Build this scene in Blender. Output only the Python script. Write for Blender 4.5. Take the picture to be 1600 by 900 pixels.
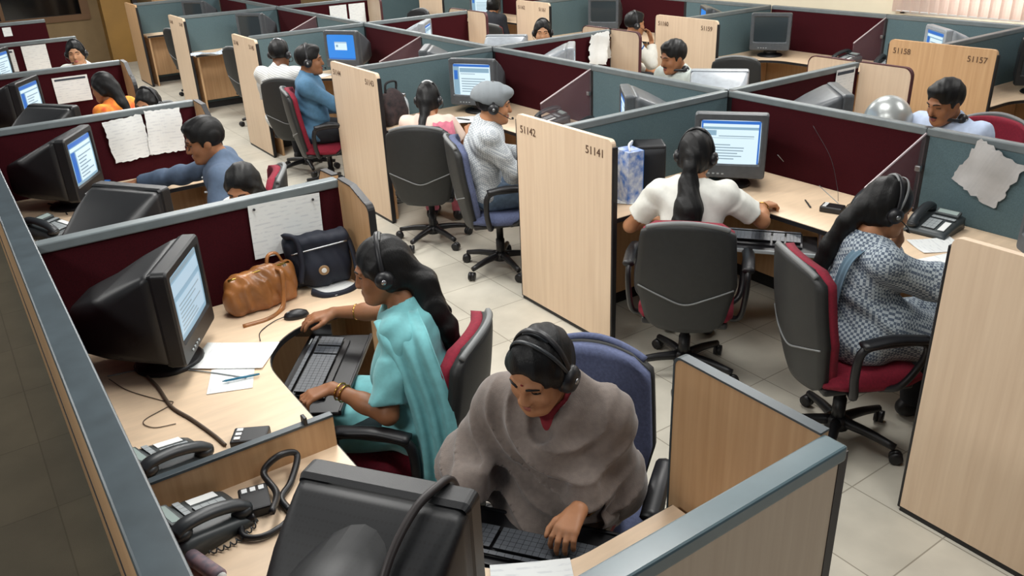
import bpy, bmesh, math, random
import numpy as np
from mathutils import Vector, Matrix, Euler
random.seed(7)
for o in list(bpy.data.objects): bpy.data.objects.remove(o)
SC = bpy.context.scene
COL = SC.collection
# ------------------------------------------------------------------ camera
CAM_H = 2.3
def cam_axes():
    yaw, pitch, roll = [math.radians(v) for v in (-33.813297, 24.857466, -2.543583)]
    cy, sy, cp, sp, cr, sr = math.cos(yaw), math.sin(yaw), math.cos(pitch), math.sin(pitch), math.cos(roll), math.sin(roll)
    f = Vector((-sy*cp, cy*cp, -sp)); r = Vector((cy, sy, 0)); u = r.cross(f)
    return cr*r+sr*u, -sr*r+cr*u, f
CR, CU, CF = cam_axes(); FPX = 1284.9
cam = bpy.data.objects.new('camera', bpy.data.cameras.new('camera')); COL.objects.link(cam)
cam.data.sensor_width = 36; cam.data.lens = FPX/1600*36; cam.data.clip_end = 80; cam.data.clip_start = .05
cam.matrix_world = Matrix(((CR.x, CU.x, -CF.x, 0), (CR.y, CU.y, -CF.y, 0), (CR.z, CU.z, -CF.z, CAM_H), (0, 0, 0, 1)))
SC.camera = cam
def at(px, py, z):
    "world point at height z seen at photo pixel px, py (a way to read positions off a surface of known height)"
    d = CF+CR*((px-800)/FPX)-CU*((py-450)/FPX); t = (z-CAM_H)/d.z
    return Vector((d.x*t, d.y*t, z))
# ------------------------------------------------------------------ light
SC.view_settings.view_transform = 'Standard'; SC.view_settings.look = 'None'
SC.view_settings.gamma = 1; SC.view_settings.use_curve_mapping = False
SC.view_settings.exposure = 0.0
W = bpy.data.worlds.new('world'); SC.world = W; W.use_nodes = True
W.node_tree.nodes['Background'].inputs[0].default_value = (.80, .88, 1, 1)
W.node_tree.nodes['Background'].inputs[1].default_value = .10
def area(name, loc, sx, sy, power, color=(1, .985, .95), rot=(0, 0, 0)):
    l = bpy.data.lights.new(name, 'AREA'); l.shape = 'RECTANGLE'; l.size = sx; l.size_y = sy; l.energy = power; l.color = color
    o = bpy.data.objects.new(name, l); COL.objects.link(o); o.location = loc; o.rotation_euler = rot; return o
for x in (1.95, 5.9):                                    # rows of ceiling lamps over the two aisles
    for y in (1.6, 4.6, 7.6, 10.6, 13.6):
        area('ceiling_and_fill_light', (x, y, 2.95), .6, 1.2, 33 if y < 2 else 72)
area('ceiling_and_fill_light', (3.9, 3.2, 2.95), .6, 1.2, 40)
area('ceiling_and_fill_light', (3.9, 8.2, 2.95), .6, 1.2, 40)
area('ceiling_and_fill_light', (.95, 3.0, 2.95), .6, 1.2, 34)  # extra overhead fill, added to brighten the near left desk
area('ceiling_and_fill_light', (1.7, -.6, 2.95), .6, 1.2, 15)
for y in (1.5, 6, 11): area('ceiling_and_fill_light', (-1.6, y, 2.95), .6, 1.2, 60)  # added fill lights that lift the otherwise unlit left aisle
area('daylight', (8.05, 3.6, 1.95), 3.2, 1.5, 60, (.92, .96, 1), (0, math.radians(90), 0))
# ------------------------------------------------------------------ materials
def at_y(px, py, y):
    d = CF+CR*((px-800)/FPX)-CU*((py-450)/FPX); t = y/d.y
    return Vector((d.x*t, y, CAM_H+d.z*t))
def lin(c):
    return tuple(((v/255)/12.92 if v/255 <= .04045 else ((v/255+.055)/1.055)**2.4) for v in c)+(1,)
MATS = {}
def mat(name, c, rough=.6, metal=0, spec=.5, var=0, scale=8, stretch=(1, 1, 1), bump=0, bscale=60, coat=0, sheen=0, coords='Object', trans=0, c2=None, alpha=1, sub=0):
    if name in MATS: return MATS[name]
    m = bpy.data.materials.new(name); m.use_nodes = True; nt = m.node_tree; N = nt.nodes; L = nt.links
    b = N['Principled BSDF']; b.inputs['Base Color'].default_value = lin(c); b.inputs['Roughness'].default_value = rough
    b.inputs['Metallic'].default_value = metal; b.inputs['Specular IOR Level'].default_value = spec
    b.inputs['Coat Weight'].default_value = coat; b.inputs['Coat Roughness'].default_value = .22; b.inputs['Sheen Weight'].default_value = sheen
    b.inputs['Transmission Weight'].default_value = trans; b.inputs['Alpha'].default_value = alpha
    if sub: b.inputs['Subsurface Weight'].default_value = sub; b.inputs['Subsurface Radius'].default_value = (.012, .004, .002)
    tc = N.new('ShaderNodeTexCoord'); mp = N.new('ShaderNodeMapping'); mp.inputs['Scale'].default_value = stretch
    L.new(tc.outputs[coords], mp.inputs[0])
    if var or c2:
        n = N.new('ShaderNodeTexNoise'); n.inputs['Scale'].default_value = scale; n.inputs['Detail'].default_value = 4
        L.new(mp.outputs[0], n.inputs[0])
        r = N.new('ShaderNodeMix'); r.data_type = 'RGBA'
        cr = N.new('ShaderNodeMapRange'); cr.inputs[1].default_value = .3; cr.inputs[2].default_value = .7; L.new(n.outputs['Fac'], cr.inputs[0])
        L.new(cr.outputs[0], r.inputs['Factor'])
        r.inputs['A'].default_value = lin([max(0, v*(1-var)) for v in c]) if not c2 else lin(c)
        r.inputs['B'].default_value = lin([min(255, v*(1+var)) for v in c]) if not c2 else lin(c2)
        L.new(r.outputs['Result'], b.inputs['Base Color'])
    if bump:
        n2 = N.new('ShaderNodeTexNoise'); n2.inputs['Scale'].default_value = bscale; n2.inputs['Detail'].default_value = 3
        L.new(mp.outputs[0], n2.inputs[0]); bp = N.new('ShaderNodeBump'); bp.inputs['Strength'].default_value = bump; bp.inputs['Distance'].default_value = .004
        L.new(n2.outputs['Fac'], bp.inputs['Height']); L.new(bp.outputs[0], b.inputs['Normal'])
    MATS[name] = m; return m
def emit(name, c, s):
    if name in MATS: return MATS[name]
    m = mat(name, c, .3); b = m.node_tree.nodes['Principled BSDF']
    b.inputs['Emission Color'].default_value = lin(c); b.inputs['Emission Strength'].default_value = s
    b.inputs['Base Color'].default_value = (.02, .02, .02, 1)
    return m
def wood(name, c, c2):
    m = mat(name, c, .42, c2=c2, scale=5, stretch=(9, 9, .35), spec=.35); return m
def tex_pair(name, kind, c1, c2, scale, rough=.85, rot=(0, 0, 0), dist=0):
    "two-colour woven pattern: 'check', 'stripe'"
    if name in MATS: return MATS[name]
    m = mat(name, c1, rough); nt = m.node_tree; N = nt.nodes; L = nt.links; b = N['Principled BSDF']
    tc = N.new('ShaderNodeTexCoord'); mp = N.new('ShaderNodeMapping'); mp.inputs['Rotation'].default_value = rot; L.new(tc.outputs['Object'], mp.inputs[0])
    if kind == 'check':
        t = N.new('ShaderNodeTexChecker'); t.inputs['Scale'].default_value = scale
        t.inputs['Color1'].default_value = lin(c1); t.inputs['Color2'].default_value = lin(c2)
        L.new(mp.outputs[0], t.inputs[0]); L.new(t.outputs[0], b.inputs['Base Color'])
    else:
        t = N.new('ShaderNodeTexWave'); t.inputs['Scale'].default_value = scale; t.inputs['Distortion'].default_value = dist
        t.bands_direction = 'X'; L.new(mp.outputs[0], t.inputs[0])
        r = N.new('ShaderNodeMix'); r.data_type = 'RGBA'; r.inputs['A'].default_value = lin(c1); r.inputs['B'].default_value = lin(c2)
        L.new(t.outputs['Fac'], r.inputs['Factor']); L.new(r.outputs['Result'], b.inputs['Base Color'])
    return m
M_WOOD = wood('maple_laminate', (212, 187, 160), (222, 199, 172))
M_WOODB = wood('beech_laminate', (184, 146, 106), (199, 162, 122))
M_DESK = mat('desk_laminate', (224, 198, 168), .38, var=.03, scale=6, stretch=(1, 6, 1), spec=.4)
M_EDGE = mat('black_edging', (20, 19, 22), .5)
M_BURG = mat('burgundy_fabric', (54, 10, 17), .95, var=.12, scale=160, bump=.25, bscale=500, spec=.15)
M_GREY = mat('slate_grey_fabric', (86, 105, 110), .95, var=.06, scale=160, bump=.25, bscale=500, spec=.15)
M_RAIL = mat('grey_rail_paint', (104, 112, 114), .42, spec=.5, var=.05, scale=12)
M_RAILD = mat('dark_rail_paint', (60, 70, 75), .36, spec=.5, var=.08, scale=12)
M_BLACK = mat('black_plastic', (22, 22, 25), .42, var=.1, scale=20)
M_CRT = mat('charcoal_casing', (19, 20, 22), .45, var=.08, scale=30, bump=.1, bscale=400)
M_CRTG = mat('grey_casing', (74, 78, 82), .4, var=.06, scale=30)
M_CRTS = mat('silver_grey_casing', (150, 156, 162), .3, var=.05, scale=30)
M_SHELL = mat('chair_shell_plastic', (35, 36, 36), .55, bump=.2, bscale=300, var=.06, scale=30)
M_SHELLG = mat('chair_trim_grey', (112, 114, 114), .5)
M_RED = mat('crimson_fabric', (124, 20, 42), .9, bump=.2, bscale=400, var=.08, scale=100)
M_BLUEF = mat('blue_grey_fabric', (84, 92, 122), .9, bump=.2, bscale=400, var=.08, scale=100)
M_BLKF = mat('black_fabric', (26, 27, 30), .9, bump=.2, bscale=400)
M_PAPER = mat('white_paper', (228, 230, 228), .8, var=.02, scale=14)
M_INK = mat('grey_print', (122, 124, 128), .8)
M_INKB = mat('dark_print_band', (58, 66, 76), .8)
M_PHONE = mat('phone_grey_plastic', (62, 68, 70), .4, var=.05, scale=30)
M_PHONED = mat('phone_dark_plastic', (40, 44, 47), .4)
M_KEYS = mat('key_grey_plastic', (150, 156, 158), .5)
M_METAL = mat('brushed_metal', (168, 170, 172), .3, metal=1)
M_WHITEP = mat('white_plastic', (222, 224, 224), .4)
M_DARKG = mat('dark_number_ink', (84, 58, 40), .7)
# ------------------------------------------------------------------ objects
def thing(name, label, cat, loc=(0, 0, 0), rz=0, group=None, rot=None):
    o = bpy.data.objects.new(name, None); COL.objects.link(o); o.location = loc
    o.rotation_euler = rot if rot else (0, 0, rz); o['label'] = label; o['category'] = cat; o.empty_display_size = .05
    if group: o['group'] = group
    return o
def tag(o, label, cat, group=None):
    o['label'] = label; o['category'] = cat
    if group: o['group'] = group
    return o
def link(name, me, mats, parent=None, label=None):
    o = bpy.data.objects.new(name, me); COL.objects.link(o)
    for m in (mats if isinstance(mats, (list, tuple)) else [mats]): me.materials.append(m)
    if parent: o.parent = parent
    if label: o['label'] = label
    return o
def obj(name, bm, mats, parent=None, smooth=False, label=None):
    me = bpy.data.meshes.new(name); bmesh.ops.recalc_face_normals(bm, faces=bm.faces); bm.to_mesh(me); bm.free()
    if smooth: me.polygons.foreach_set('use_smooth', [True]*len(me.polygons))
    return link(name, me, mats, parent, label)
def struct(name, bm, mats, parent=None, smooth=False):
    o = obj(name, bm, mats, parent, smooth); o['kind'] = 'structure'; return o
def dup(root, loc, rz, label=None, group=None, mats=None):
    r = root.copy(); COL.objects.link(r); r.location = loc; r.rotation_euler = (0, 0, rz)
    if label: r['label'] = label
    if group: r['group'] = group
    def rec(a, b):
        for ch in list(a.children):
            c = ch.copy(); COL.objects.link(c); c.parent = b
            if mats and ch.name.split('.')[0] in mats:
                c.data = ch.data.copy(); c.data.materials.clear(); c.data.materials.append(mats[ch.name.split('.')[0]])
            rec(ch, c)
    rec(root, r); return r
def NB(): return bmesh.new()
def box(bm, c, s, rot=None, bev=0, seg=2, mi=0):
    r = bmesh.ops.create_cube(bm, size=1); vs = r['verts']
    m = Matrix.Translation(c) @ (rot.to_matrix().to_4x4() if rot else Matrix()) @ Matrix.Diagonal((s[0], s[1], s[2], 1))
    bmesh.ops.transform(bm, matrix=m, verts=vs)
    fs = list({f for v in vs for f in v.link_faces})
    if bev:
        es = list({e for f in fs for e in f.edges})
        rr = bmesh.ops.bevel(bm, geom=es, offset=bev, segments=seg, affect='EDGES', profile=.5)
        fs = rr['faces'] + [f for f in fs if f.is_valid]
    for f in fs:
        if f.is_valid: f.material_index = mi
    return fs
def loft(bm, rings, cap=True, mi=0, closed=True):
    vs = [[bm.verts.new(p) for p in r] for r in rings]; n = len(vs[0])
    for a, b in zip(vs[:-1], vs[1:]):
        for i in range(n if closed else n-1):
            j = (i+1) % n
            f = bm.faces.new((a[i], a[j], b[j], b[i])); f.material_index = mi
    if cap and closed:
        for r, fl in ((vs[0], 1), (vs[-1], 0)):
            f = bm.faces.new(r[::-1] if fl else r); f.material_index = mi
    return vs
def smooth_path(pts, n=6):
    pts = [Vector(p) for p in pts]
    if len(pts) < 3: return pts
    out = []
    P = [pts[0]*2-pts[1]]+pts+[pts[-1]*2-pts[-2]]
    for i in range(1, len(P)-2):
        for k in range(n):
            t = k/n; a, b, c, d = P[i-1], P[i], P[i+1], P[i+2]
            out.append(.5*((2*b)+(c-a)*t+(2*a-5*b+4*c-d)*t*t+(3*b-a-3*c+d)*t**3))
    out.append(pts[-1]); return out
def tube(bm, pts, r, seg=8, n=6, sx=1, sm=True, mi=0):
    P = smooth_path(pts, n) if sm else [Vector(p) for p in pts]
    rr = r if callable(r) else (lambda t: r)
    up = Vector((0, 0, 1)); rings = []; prev = None
    for i, p in enumerate(P):
        d = (P[min(i+1, len(P)-1)]-P[max(i-1, 0)]).normalized()
        if prev is None:
            a = d.cross(up if abs(d.z) < .95 else Vector((1, 0, 0))).normalized()
        else:
            a = (prev-d*prev.dot(d)).normalized()
        prev = a; b = d.cross(a); q = rr(i/(len(P)-1))
        rings.append([p+a*(math.cos(2*math.pi*k/seg)*q*sx)+b*(math.sin(2*math.pi*k/seg)*q) for k in range(seg)])
    loft(bm, rings, True, mi)
def lathe(bm, prof, seg=20, c=(0, 0, 0), M=None, mi=0):
    rings = []
    for r, z in prof:
        ring = [Vector((math.cos(2*math.pi*k/seg)*r, math.sin(2*math.pi*k/seg)*r, z)) for k in range(seg)]
        rings.append([(M @ p if M else p)+Vector(c) for p in ring])
    loft(bm, rings, True, mi)
def prism(bm, poly, z0, z1, mi=0, mi_side=None):
    a = [bm.verts.new((p[0], p[1], z0)) for p in poly]; b = [bm.verts.new((p[0], p[1], z1)) for p in poly]; n = len(poly)
    bm.faces.new(a[::-1]).material_index = mi; bm.faces.new(b).material_index = mi
    for i in range(n):
        f = bm.faces.new((a[i], a[(i+1) % n], b[(i+1) % n], b[i])); f.material_index = mi if mi_side is None else mi_side
def slab(bm, fn, nu, nv, t0, t1, mi=0):
    "thick sheet: fn(u, v, t) for u, v in 0..1, skins at t0 and t1"
    A = [[bm.verts.new(fn(i/nu, j/nv, t0)) for i in range(nu+1)] for j in range(nv+1)]
    B = [[bm.verts.new(fn(i/nu, j/nv, t1)) for i in range(nu+1)] for j in range(nv+1)]
    for j in range(nv):
        for i in range(nu):
            bm.faces.new((A[j][i], A[j+1][i], A[j+1][i+1], A[j][i+1])).material_index = mi
            bm.faces.new((B[j][i], B[j][i+1], B[j+1][i+1], B[j+1][i])).material_index = mi
    for j in range(nv):
        bm.faces.new((A[j][0], B[j][0], B[j+1][0], A[j+1][0])).material_index = mi
        bm.faces.new((A[j][nu], A[j+1][nu], B[j+1][nu], B[j][nu])).material_index = mi
    for i in range(nu):
        bm.faces.new((A[0][i], A[0][i+1], B[0][i+1], B[0][i])).material_index = mi
        bm.faces.new((A[nv][i], B[nv][i], B[nv][i+1], A[nv][i+1])).material_index = mi
def face_rz(fx, fy): return math.atan2(-fx, fy)
# ------------------------------------------------------------------ the room
FL = NB()
box(FL, (4.03, 8.3, -.02), (7.92, 17.6, .04))
floor_m = mat('floor_tiles', (204, 194, 172), .4, coords='Object')
def floor_nodes(m, s, ca, cb, cg):
    nt = m.node_tree; N = nt.nodes; L = nt.links; b = N['Principled BSDF']
    tc = N.new('ShaderNodeTexCoord'); mp = N.new('ShaderNodeMapping'); L.new(tc.outputs['Object'], mp.inputs[0])
    mp.inputs['Location'].default_value = (.07, .06, 0)
    br = N.new('ShaderNodeTexBrick'); br.offset = 0; br.inputs['Scale'].default_value = 1; br.inputs['Mortar Size'].default_value = .003
    br.inputs['Brick Width'].default_value = s; br.inputs['Row Height'].default_value = s
    br.inputs['Color1'].default_value = lin(ca); br.inputs['Color2'].default_value = lin(cb); br.inputs['Mortar'].default_value = lin(cg)
    L.new(mp.outputs[0], br.inputs[0])
    n = N.new('ShaderNodeTexNoise'); n.inputs['Scale'].default_value = 5; n.inputs['Detail'].default_value = 5; L.new(tc.outputs['Object'], n.inputs[0])
    mx = N.new('ShaderNodeMix'); mx.data_type = 'RGBA'; mx.blend_type = 'MULTIPLY'; mx.inputs['Factor'].default_value = 1
    rp = N.new('ShaderNodeMapRange'); rp.inputs[1].default_value = .3; rp.inputs[2].default_value = .7; rp.inputs[3].default_value = .86; rp.inputs[4].default_value = 1.04
    L.new(n.outputs['Fac'], rp.inputs[0]); L.new(br.outputs['Color'], mx.inputs['A']); L.new(rp.outputs[0], mx.inputs['B'])
    L.new(mx.outputs['Result'], b.inputs['Base Color'])
floor_nodes(floor_m, .40, (203, 198, 184), (194, 189, 175), (148, 142, 128))
struct('floor', FL, floor_m)
FA = NB(); box(FA, (-1.68, 8.3, -.02), (3.50, 17.6, .04))
aisle_m = mat('brown_carpet_tiles', (92, 86, 70), .95, bump=.3, bscale=300)
floor_nodes(aisle_m, .6, (96, 89, 73), (88, 82, 68), (78, 72, 58))
struct('floor_aisle', FA, aisle_m)
M_CREAM = mat('cream_wall_paint', (226, 214, 188), .8, var=.02, scale=3)
M_TAN = mat('tan_wall_paint', (128, 106, 74), .8, var=.05, scale=3)
M_FRAME = mat('brown_window_frame', (104, 72, 40), .5)
M_NIGHT = mat('dark_window_glass', (10, 10, 12), .08, spec=.6)
# right wall with a blind-covered window
YW0, YW1 = 2.2, 4.78
w = NB()
box(w, (7.92, 8.3, .6), (.14, 17.6, 1.2)); box(w, (7.92, 8.3, 2.75), (.14, 17.6, .3))
box(w, (7.92, .85, 1.9), (.14, 2.7, 1.4)); box(w, (7.92, (YW1+17.1)/2, 1.9), (.14, 17.1-YW1, 1.4))
struct('wall_right', w, M_CREAM)
w = NB()
for y in (YW0+.02, (YW0+YW1)/2, YW1-.02): box(w, (7.95, y, 1.9), (.05, .05, 1.4))
for z in (1.225, 2.575): box(w, (7.95, (YW0+YW1)/2, z), (.05, YW1-YW0, .05))
struct('window_1', w, M_WHITEP)
bl = thing('vertical_blinds', 'pale pink vertical blinds drawn across the window on the right wall', 'blinds', (7.81, YW0, 1.2))
b = NB(); box(b, (0, (YW1-YW0)/2, 1.36), (.05, YW1-YW0, .05)); obj('head_rail', b, M_WHITEP, bl)
M_VANE = mat('pink_blind_fabric', (234, 220, 210), .8, var=.03, scale=30)
nt = M_VANE.node_tree; tr = nt.nodes.new('ShaderNodeBsdfTranslucent'); tr.inputs[0].default_value = lin((242, 226, 216)); ms = nt.nodes.new('ShaderNodeMixShader'); ms.inputs[0].default_value = .6
nt.links.new(nt.nodes['Principled BSDF'].outputs[0], ms.inputs[1]); nt.links.new(tr.outputs[0], ms.inputs[2]); nt.links.new(ms.outputs[0], nt.nodes['Material Output'].inputs[0])
vb = NB(); slab(vb, lambda u, v, t: ((u-.5)*.005+t+.012*math.sin(u*3.1), (u-.5)*.095, .03+v*1.31), 4, 1, 0, .002)
me = None
nv = int((YW1-YW0)/.092)
for i in range(nv):
    if me is None: o = obj('vane', vb, M_VANE, bl); me = o.data
    else: o = bpy.data.objects.new('vane', me); COL.objects.link(o); o.parent = bl
    o.location = (0, .05+i*.0925, 0); o.rotation_euler = (0, 0, math.radians(32))
b = NB(); tube(b, [(-.01, .03, .04), (-.01, 1.2, .03), (-.01, YW1-YW0-.03, .04)], .004, 5); obj('bottom_chain', b, M_WHITEP, bl)
# far wall, dark window, column
w = NB()
box(w, (2.9, 17.07, .4), (10.1, .14, .8)); box(w, (2.9, 17.07, 2.65), (10.1, .14, .5)); box(w, (5.2, 17.07, 1.6), (5.3, .14, 1.6))
struct('wall_back', w, M_TAN)
w = NB(); box(w, (.2, 17.05, 1.6), (4.7, .02, 1.6)); struct('window_2', w, M_NIGHT)
w = NB()
for x in (-2.0, -.4, 1.2, 2.5): box(w, (x, 17.0, 1.6), (.14 if x > 2 else .06, .06, 1.6))
box(w, (.2, 17.0, .83), (4.7, .08, .1))
struct('trim_1', w, M_FRAME)
w = NB(); box(w, (2.98, 16.85, 1.45), (.5, .3, 2.9)); struct('wall_column', w, mat('ochre_column_paint', (150, 112, 52), .6, var=.06, scale=2))
w = NB(); box(w, (3.28, 16.8, 1.45), (.08, .4, 2.9)); struct('trim_2', w, mat('dark_door_frame', (32, 20, 16), .5))
# ------------------------------------------------------------------ partitions
PH = 1.2
def partition(name, label, p0, p1, mA, mB, h=PH, rail=.05, thick=.04, railm=None, group=None, kick=True, bandm=None, cat='partition'):
    """panel from p0 to p1; mA faces the left-hand side of that direction, mB the right-hand side"""
    p0 = Vector((p0[0], p0[1], 0)); p1 = Vector((p1[0], p1[1], 0)); d = p1-p0; L = d.length
    t = thing(name, label, cat, p0, math.atan2(d.y, d.x), group)
    b = NB(); fs = box(b, (L/2, 0, (h-.04+.08)/2), (L, thick, h-.04-.08))
    for f in fs: f.material_index = 1 if f.normal.y < -.5 else 0
    obj('fabric_panel', b, [mA, mB], t)
    b = NB(); box(b, (L/2, 0, h-.02), (L, rail, .04), bev=.006); obj('top_rail', b, railm or M_RAIL, t)
    if kick:
        b = NB(); box(b, (L/2, 0, .04), (L, thick*.8, .08)); obj('kick_plate', b, M_EDGE, t)
    return t
def post(t, x, h=PH, s=.05, m=None):
    b = NB(); box(b, (x, 0, h/2), (s*.8, .041, h)); return obj('corner_post', b, m or M_EDGE, t)
ORD = ['nearest', 'second', 'third', 'fourth', 'fifth', 'sixth']
# --- left block
YL = [.855, 3.49, 5.86, 8.2, 10.5, 12.9]
XL0, XL1, XLE = .06, .14, 1.385
t = partition('long_partition', 'long low partition with dark slate top rail along the left aisle', (.10, .80), (.10, 13.2), M_WOODB, M_BURG, rail=.085, thick=.07, railm=M_RAILD)
b = NB(); box(b, (6.2, .036, .50), (12.4, .006, .012)); obj('seam_strip', b, M_EDGE, t)
t = partition('front_partition', 'low partition in the foreground with maple front and teal grey top rail', (XL1, YL[0]), (1.42, YL[0]), M_BURG, M_WOOD, rail=.062, thick=.05, railm=mat('teal_rail_paint', (84, 104, 110), .30, var=.06, scale=8, coat=.7))
b = NB(); box(b, (1.275, -.0, .59), (.03, .054, 1.18)); obj('edge_post', b, mat('dark_bronze_edging', (62, 55, 54), .5), t)
for i, y in enumerate(YL[1:]):
    partition('partition', ['burgundy partition behind the tan handbag and pinned white sheet', 'burgundy partition with two creased white sheets, behind the man in the blue grey shirt',
              'burgundy partition with one white notice, behind the person in orange', 'burgundy partition with two sheets behind the person near the far left wall', 'small burgundy partition with a tiny white note, farthest of the left row'][i],
              (XL1, y), (XLE, y), M_BURG, M_BURG, rail=.062, railm=M_RAIL, group='burgundy partitions of the left row')
def wing(name, label, x, y0, y1, yr, m, drop=.10, r=.10, group=None, h=PH, thick=.028, em=None, letters=None, side=-1):
    """upright wooden side panel in the plane x, from y0 (fixed edge) to y1 (free edge, rounded top corner)"""
    s = 1 if y1 > y0 else -1; W_ = abs(y1-y0)
    t = thing(name, label, 'side panel', (x, y0, 0), 0, group)
    pts = [(0, .04), (W_, .04)]
    for k in range(7):
        a = k/6*math.pi/2; pts.append((W_-r+r*math.cos(a), h-drop-r+r*math.sin(a)))
    if drop: pts.append((W_*.45, h-.004))
    pts.append((0, h))
    b = NB(); A = [b.verts.new((-thick/2, s*p[0], p[1])) for p in pts]; B = [b.verts.new((thick/2, s*p[0], p[1])) for p in pts]
    b.faces.new(A); b.faces.new(B[::-1]); n = len(pts)
    for i in range(n): b.faces.new((A[i], B[i], B[(i+1) % n], A[(i+1) % n]))
    obj('board', b, m, t)
    b = NB(); q = pts[1:]; e = .006
    path = [(p[0], p[1]) for p in q]
    rings = []
    for i, p in enumerate(path):
        rings.append([Vector((-thick/2-.002, s*p[0], p[1])), Vector((thick/2+.002, s*p[0], p[1])), Vector((thick/2+.002, s*(p[0]+(e if i < 8 else 0)), p[1]+(e if i > 1 else 0))), Vector((-thick/2-.002, s*(p[0]+(e if i < 8 else 0)), p[1]+(e if i > 1 else 0)))])
    loft(b, rings); obj('edge_strip', b, em or M_EDGE, t)
    return t
wing('side_panel', 'brown beech side panel standing at the end of the foreground partition', 1.42, YL[0]+.03, 1.335, 0, M_WOODB, drop=0, r=.025, em=M_RAILD)
wing('side_panel', 'brown side panel with chamfered corner beside the dark blue bag', XLE+.012, YL[1]-.03, 3.16, 0, M_WOODB, drop=.05, r=.04)
wing('side_panel', 'brown side panel on the far side of the partition with the tan handbag', XLE+.012, YL[1]+.03, 3.83, 0, M_WOODB)
wing('side_panel', 'dark brown side panel just behind the head of the man in the blue grey shirt', XLE+.012, YL[2]-.03, 5.42, 0, M_WOODB)
wing('side_panel', 'brown side panel beside the person in orange', XLE+.012, YL[3]-.03, 7.8, 0, M_WOODB)
# --- numbered end panels
def letters(t, txt, loc, rot, size, m):
    c = bpy.data.curves.new('number', 'FONT'); c.body = txt; c.size = size; c.align_x = 'CENTER'; c.align_y = 'CENTER'; c.extrude = .0006
    o = bpy.data.objects.new('tmp', c); COL.objects.link(o); dg = bpy.context.evaluated_depsgraph_get()
    me = bpy.data.meshes.new_from_object(o.evaluated_get(dg)); bpy.data.objects.remove(o)
    n = link('number_lettering', me, m, t); n.location = loc; n.rotation_euler = rot; return n
def end_panel(label, x, yc, wd, m, far, near, h=PH, group='numbered end panels'):
    t = thing('end_panel', label, 'end panel', (x, yc, 0), 0, group)
    r = .03; pts = [(-wd/2, .025), (wd/2, .025)]
    for k in range(5):
        a = k/4*math.pi/2; pts.append((wd/2-r+r*math.cos(a), h-r+r*math.sin(a)))
    for k in range(5):
        a = math.pi/2+k/4*math.pi/2; pts.append((-wd/2+r+r*math.cos(a), h-r+r*math.sin(a)))
    b = NB(); A = [b.verts.new((-.014, p[0], p[1])) for p in pts]; B = [b.verts.new((.014, p[0], p[1])) for p in pts]; n = len(pts)
    b.faces.new(A); b.faces.new(B[::-1])
    for i in range(n): b.faces.new((A[i], B[i], B[(i+1) % n], A[(i+1) % n]))
    obj('board', b, m, t)
    b = NB(); box(b, (.003, -wd/2-.006, h/2-.01), (.032, .013, h-.05), bev=.004); obj('edge_strip', b, M_EDGE, t)
    b = NB(); box(b, (.003, wd/2+.006, h/2-.01), (.032, .013, h-.05), bev=.004); obj('edge_strip', b, M_EDGE, t)
    b = NB(); box(b, (.004, 0, .0125), (.03, wd, .025)); obj('plinth', b, M_EDGE, t)
    R_ = (math.radians(90), 0, math.radians(-90))
    if far: letters(t, far, (-.0155, wd/2-.115, h-.085), R_, .062, M_DARKG)
    if near: letters(t, near, (-.0155, -wd/2+.135, h-.085), R_, .062, M_DARKG)
    return t
XM0, XMS, XM1 = 2.745, 4.07, 5.40
YM = [.91, 3.53, 6.20, 8.78, 11.5, 14.1]
end_panel('tall maple end panel at the right edge of the picture', XM0+.015, YM[0], .85, M_WOOD, None, None)
end_panel('tall maple end panel numbered 51142 and 51141 in the middle of the picture', XM0, YM[1], .85, M_WOOD, '51142', '51141')
end_panel('maple end panel behind the chair of the woman in pink', XM0-.01, YM[2], .86, M_WOOD, '51144', '51143')
end_panel('maple end panel beside the man in the white striped shirt', XM0-.04, YM[3], .74, M_WOOD, '51146', '51145')
end_panel('narrow looking maple end panel between two empty black chairs', XM0-.02, YM[4], .72, M_WOOD, '51148', '51147')
end_panel('farthest maple end panel of the aisle row, near the ochre column', XM0-.03, YM[5], .72, M_WOODB, None, None)
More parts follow.
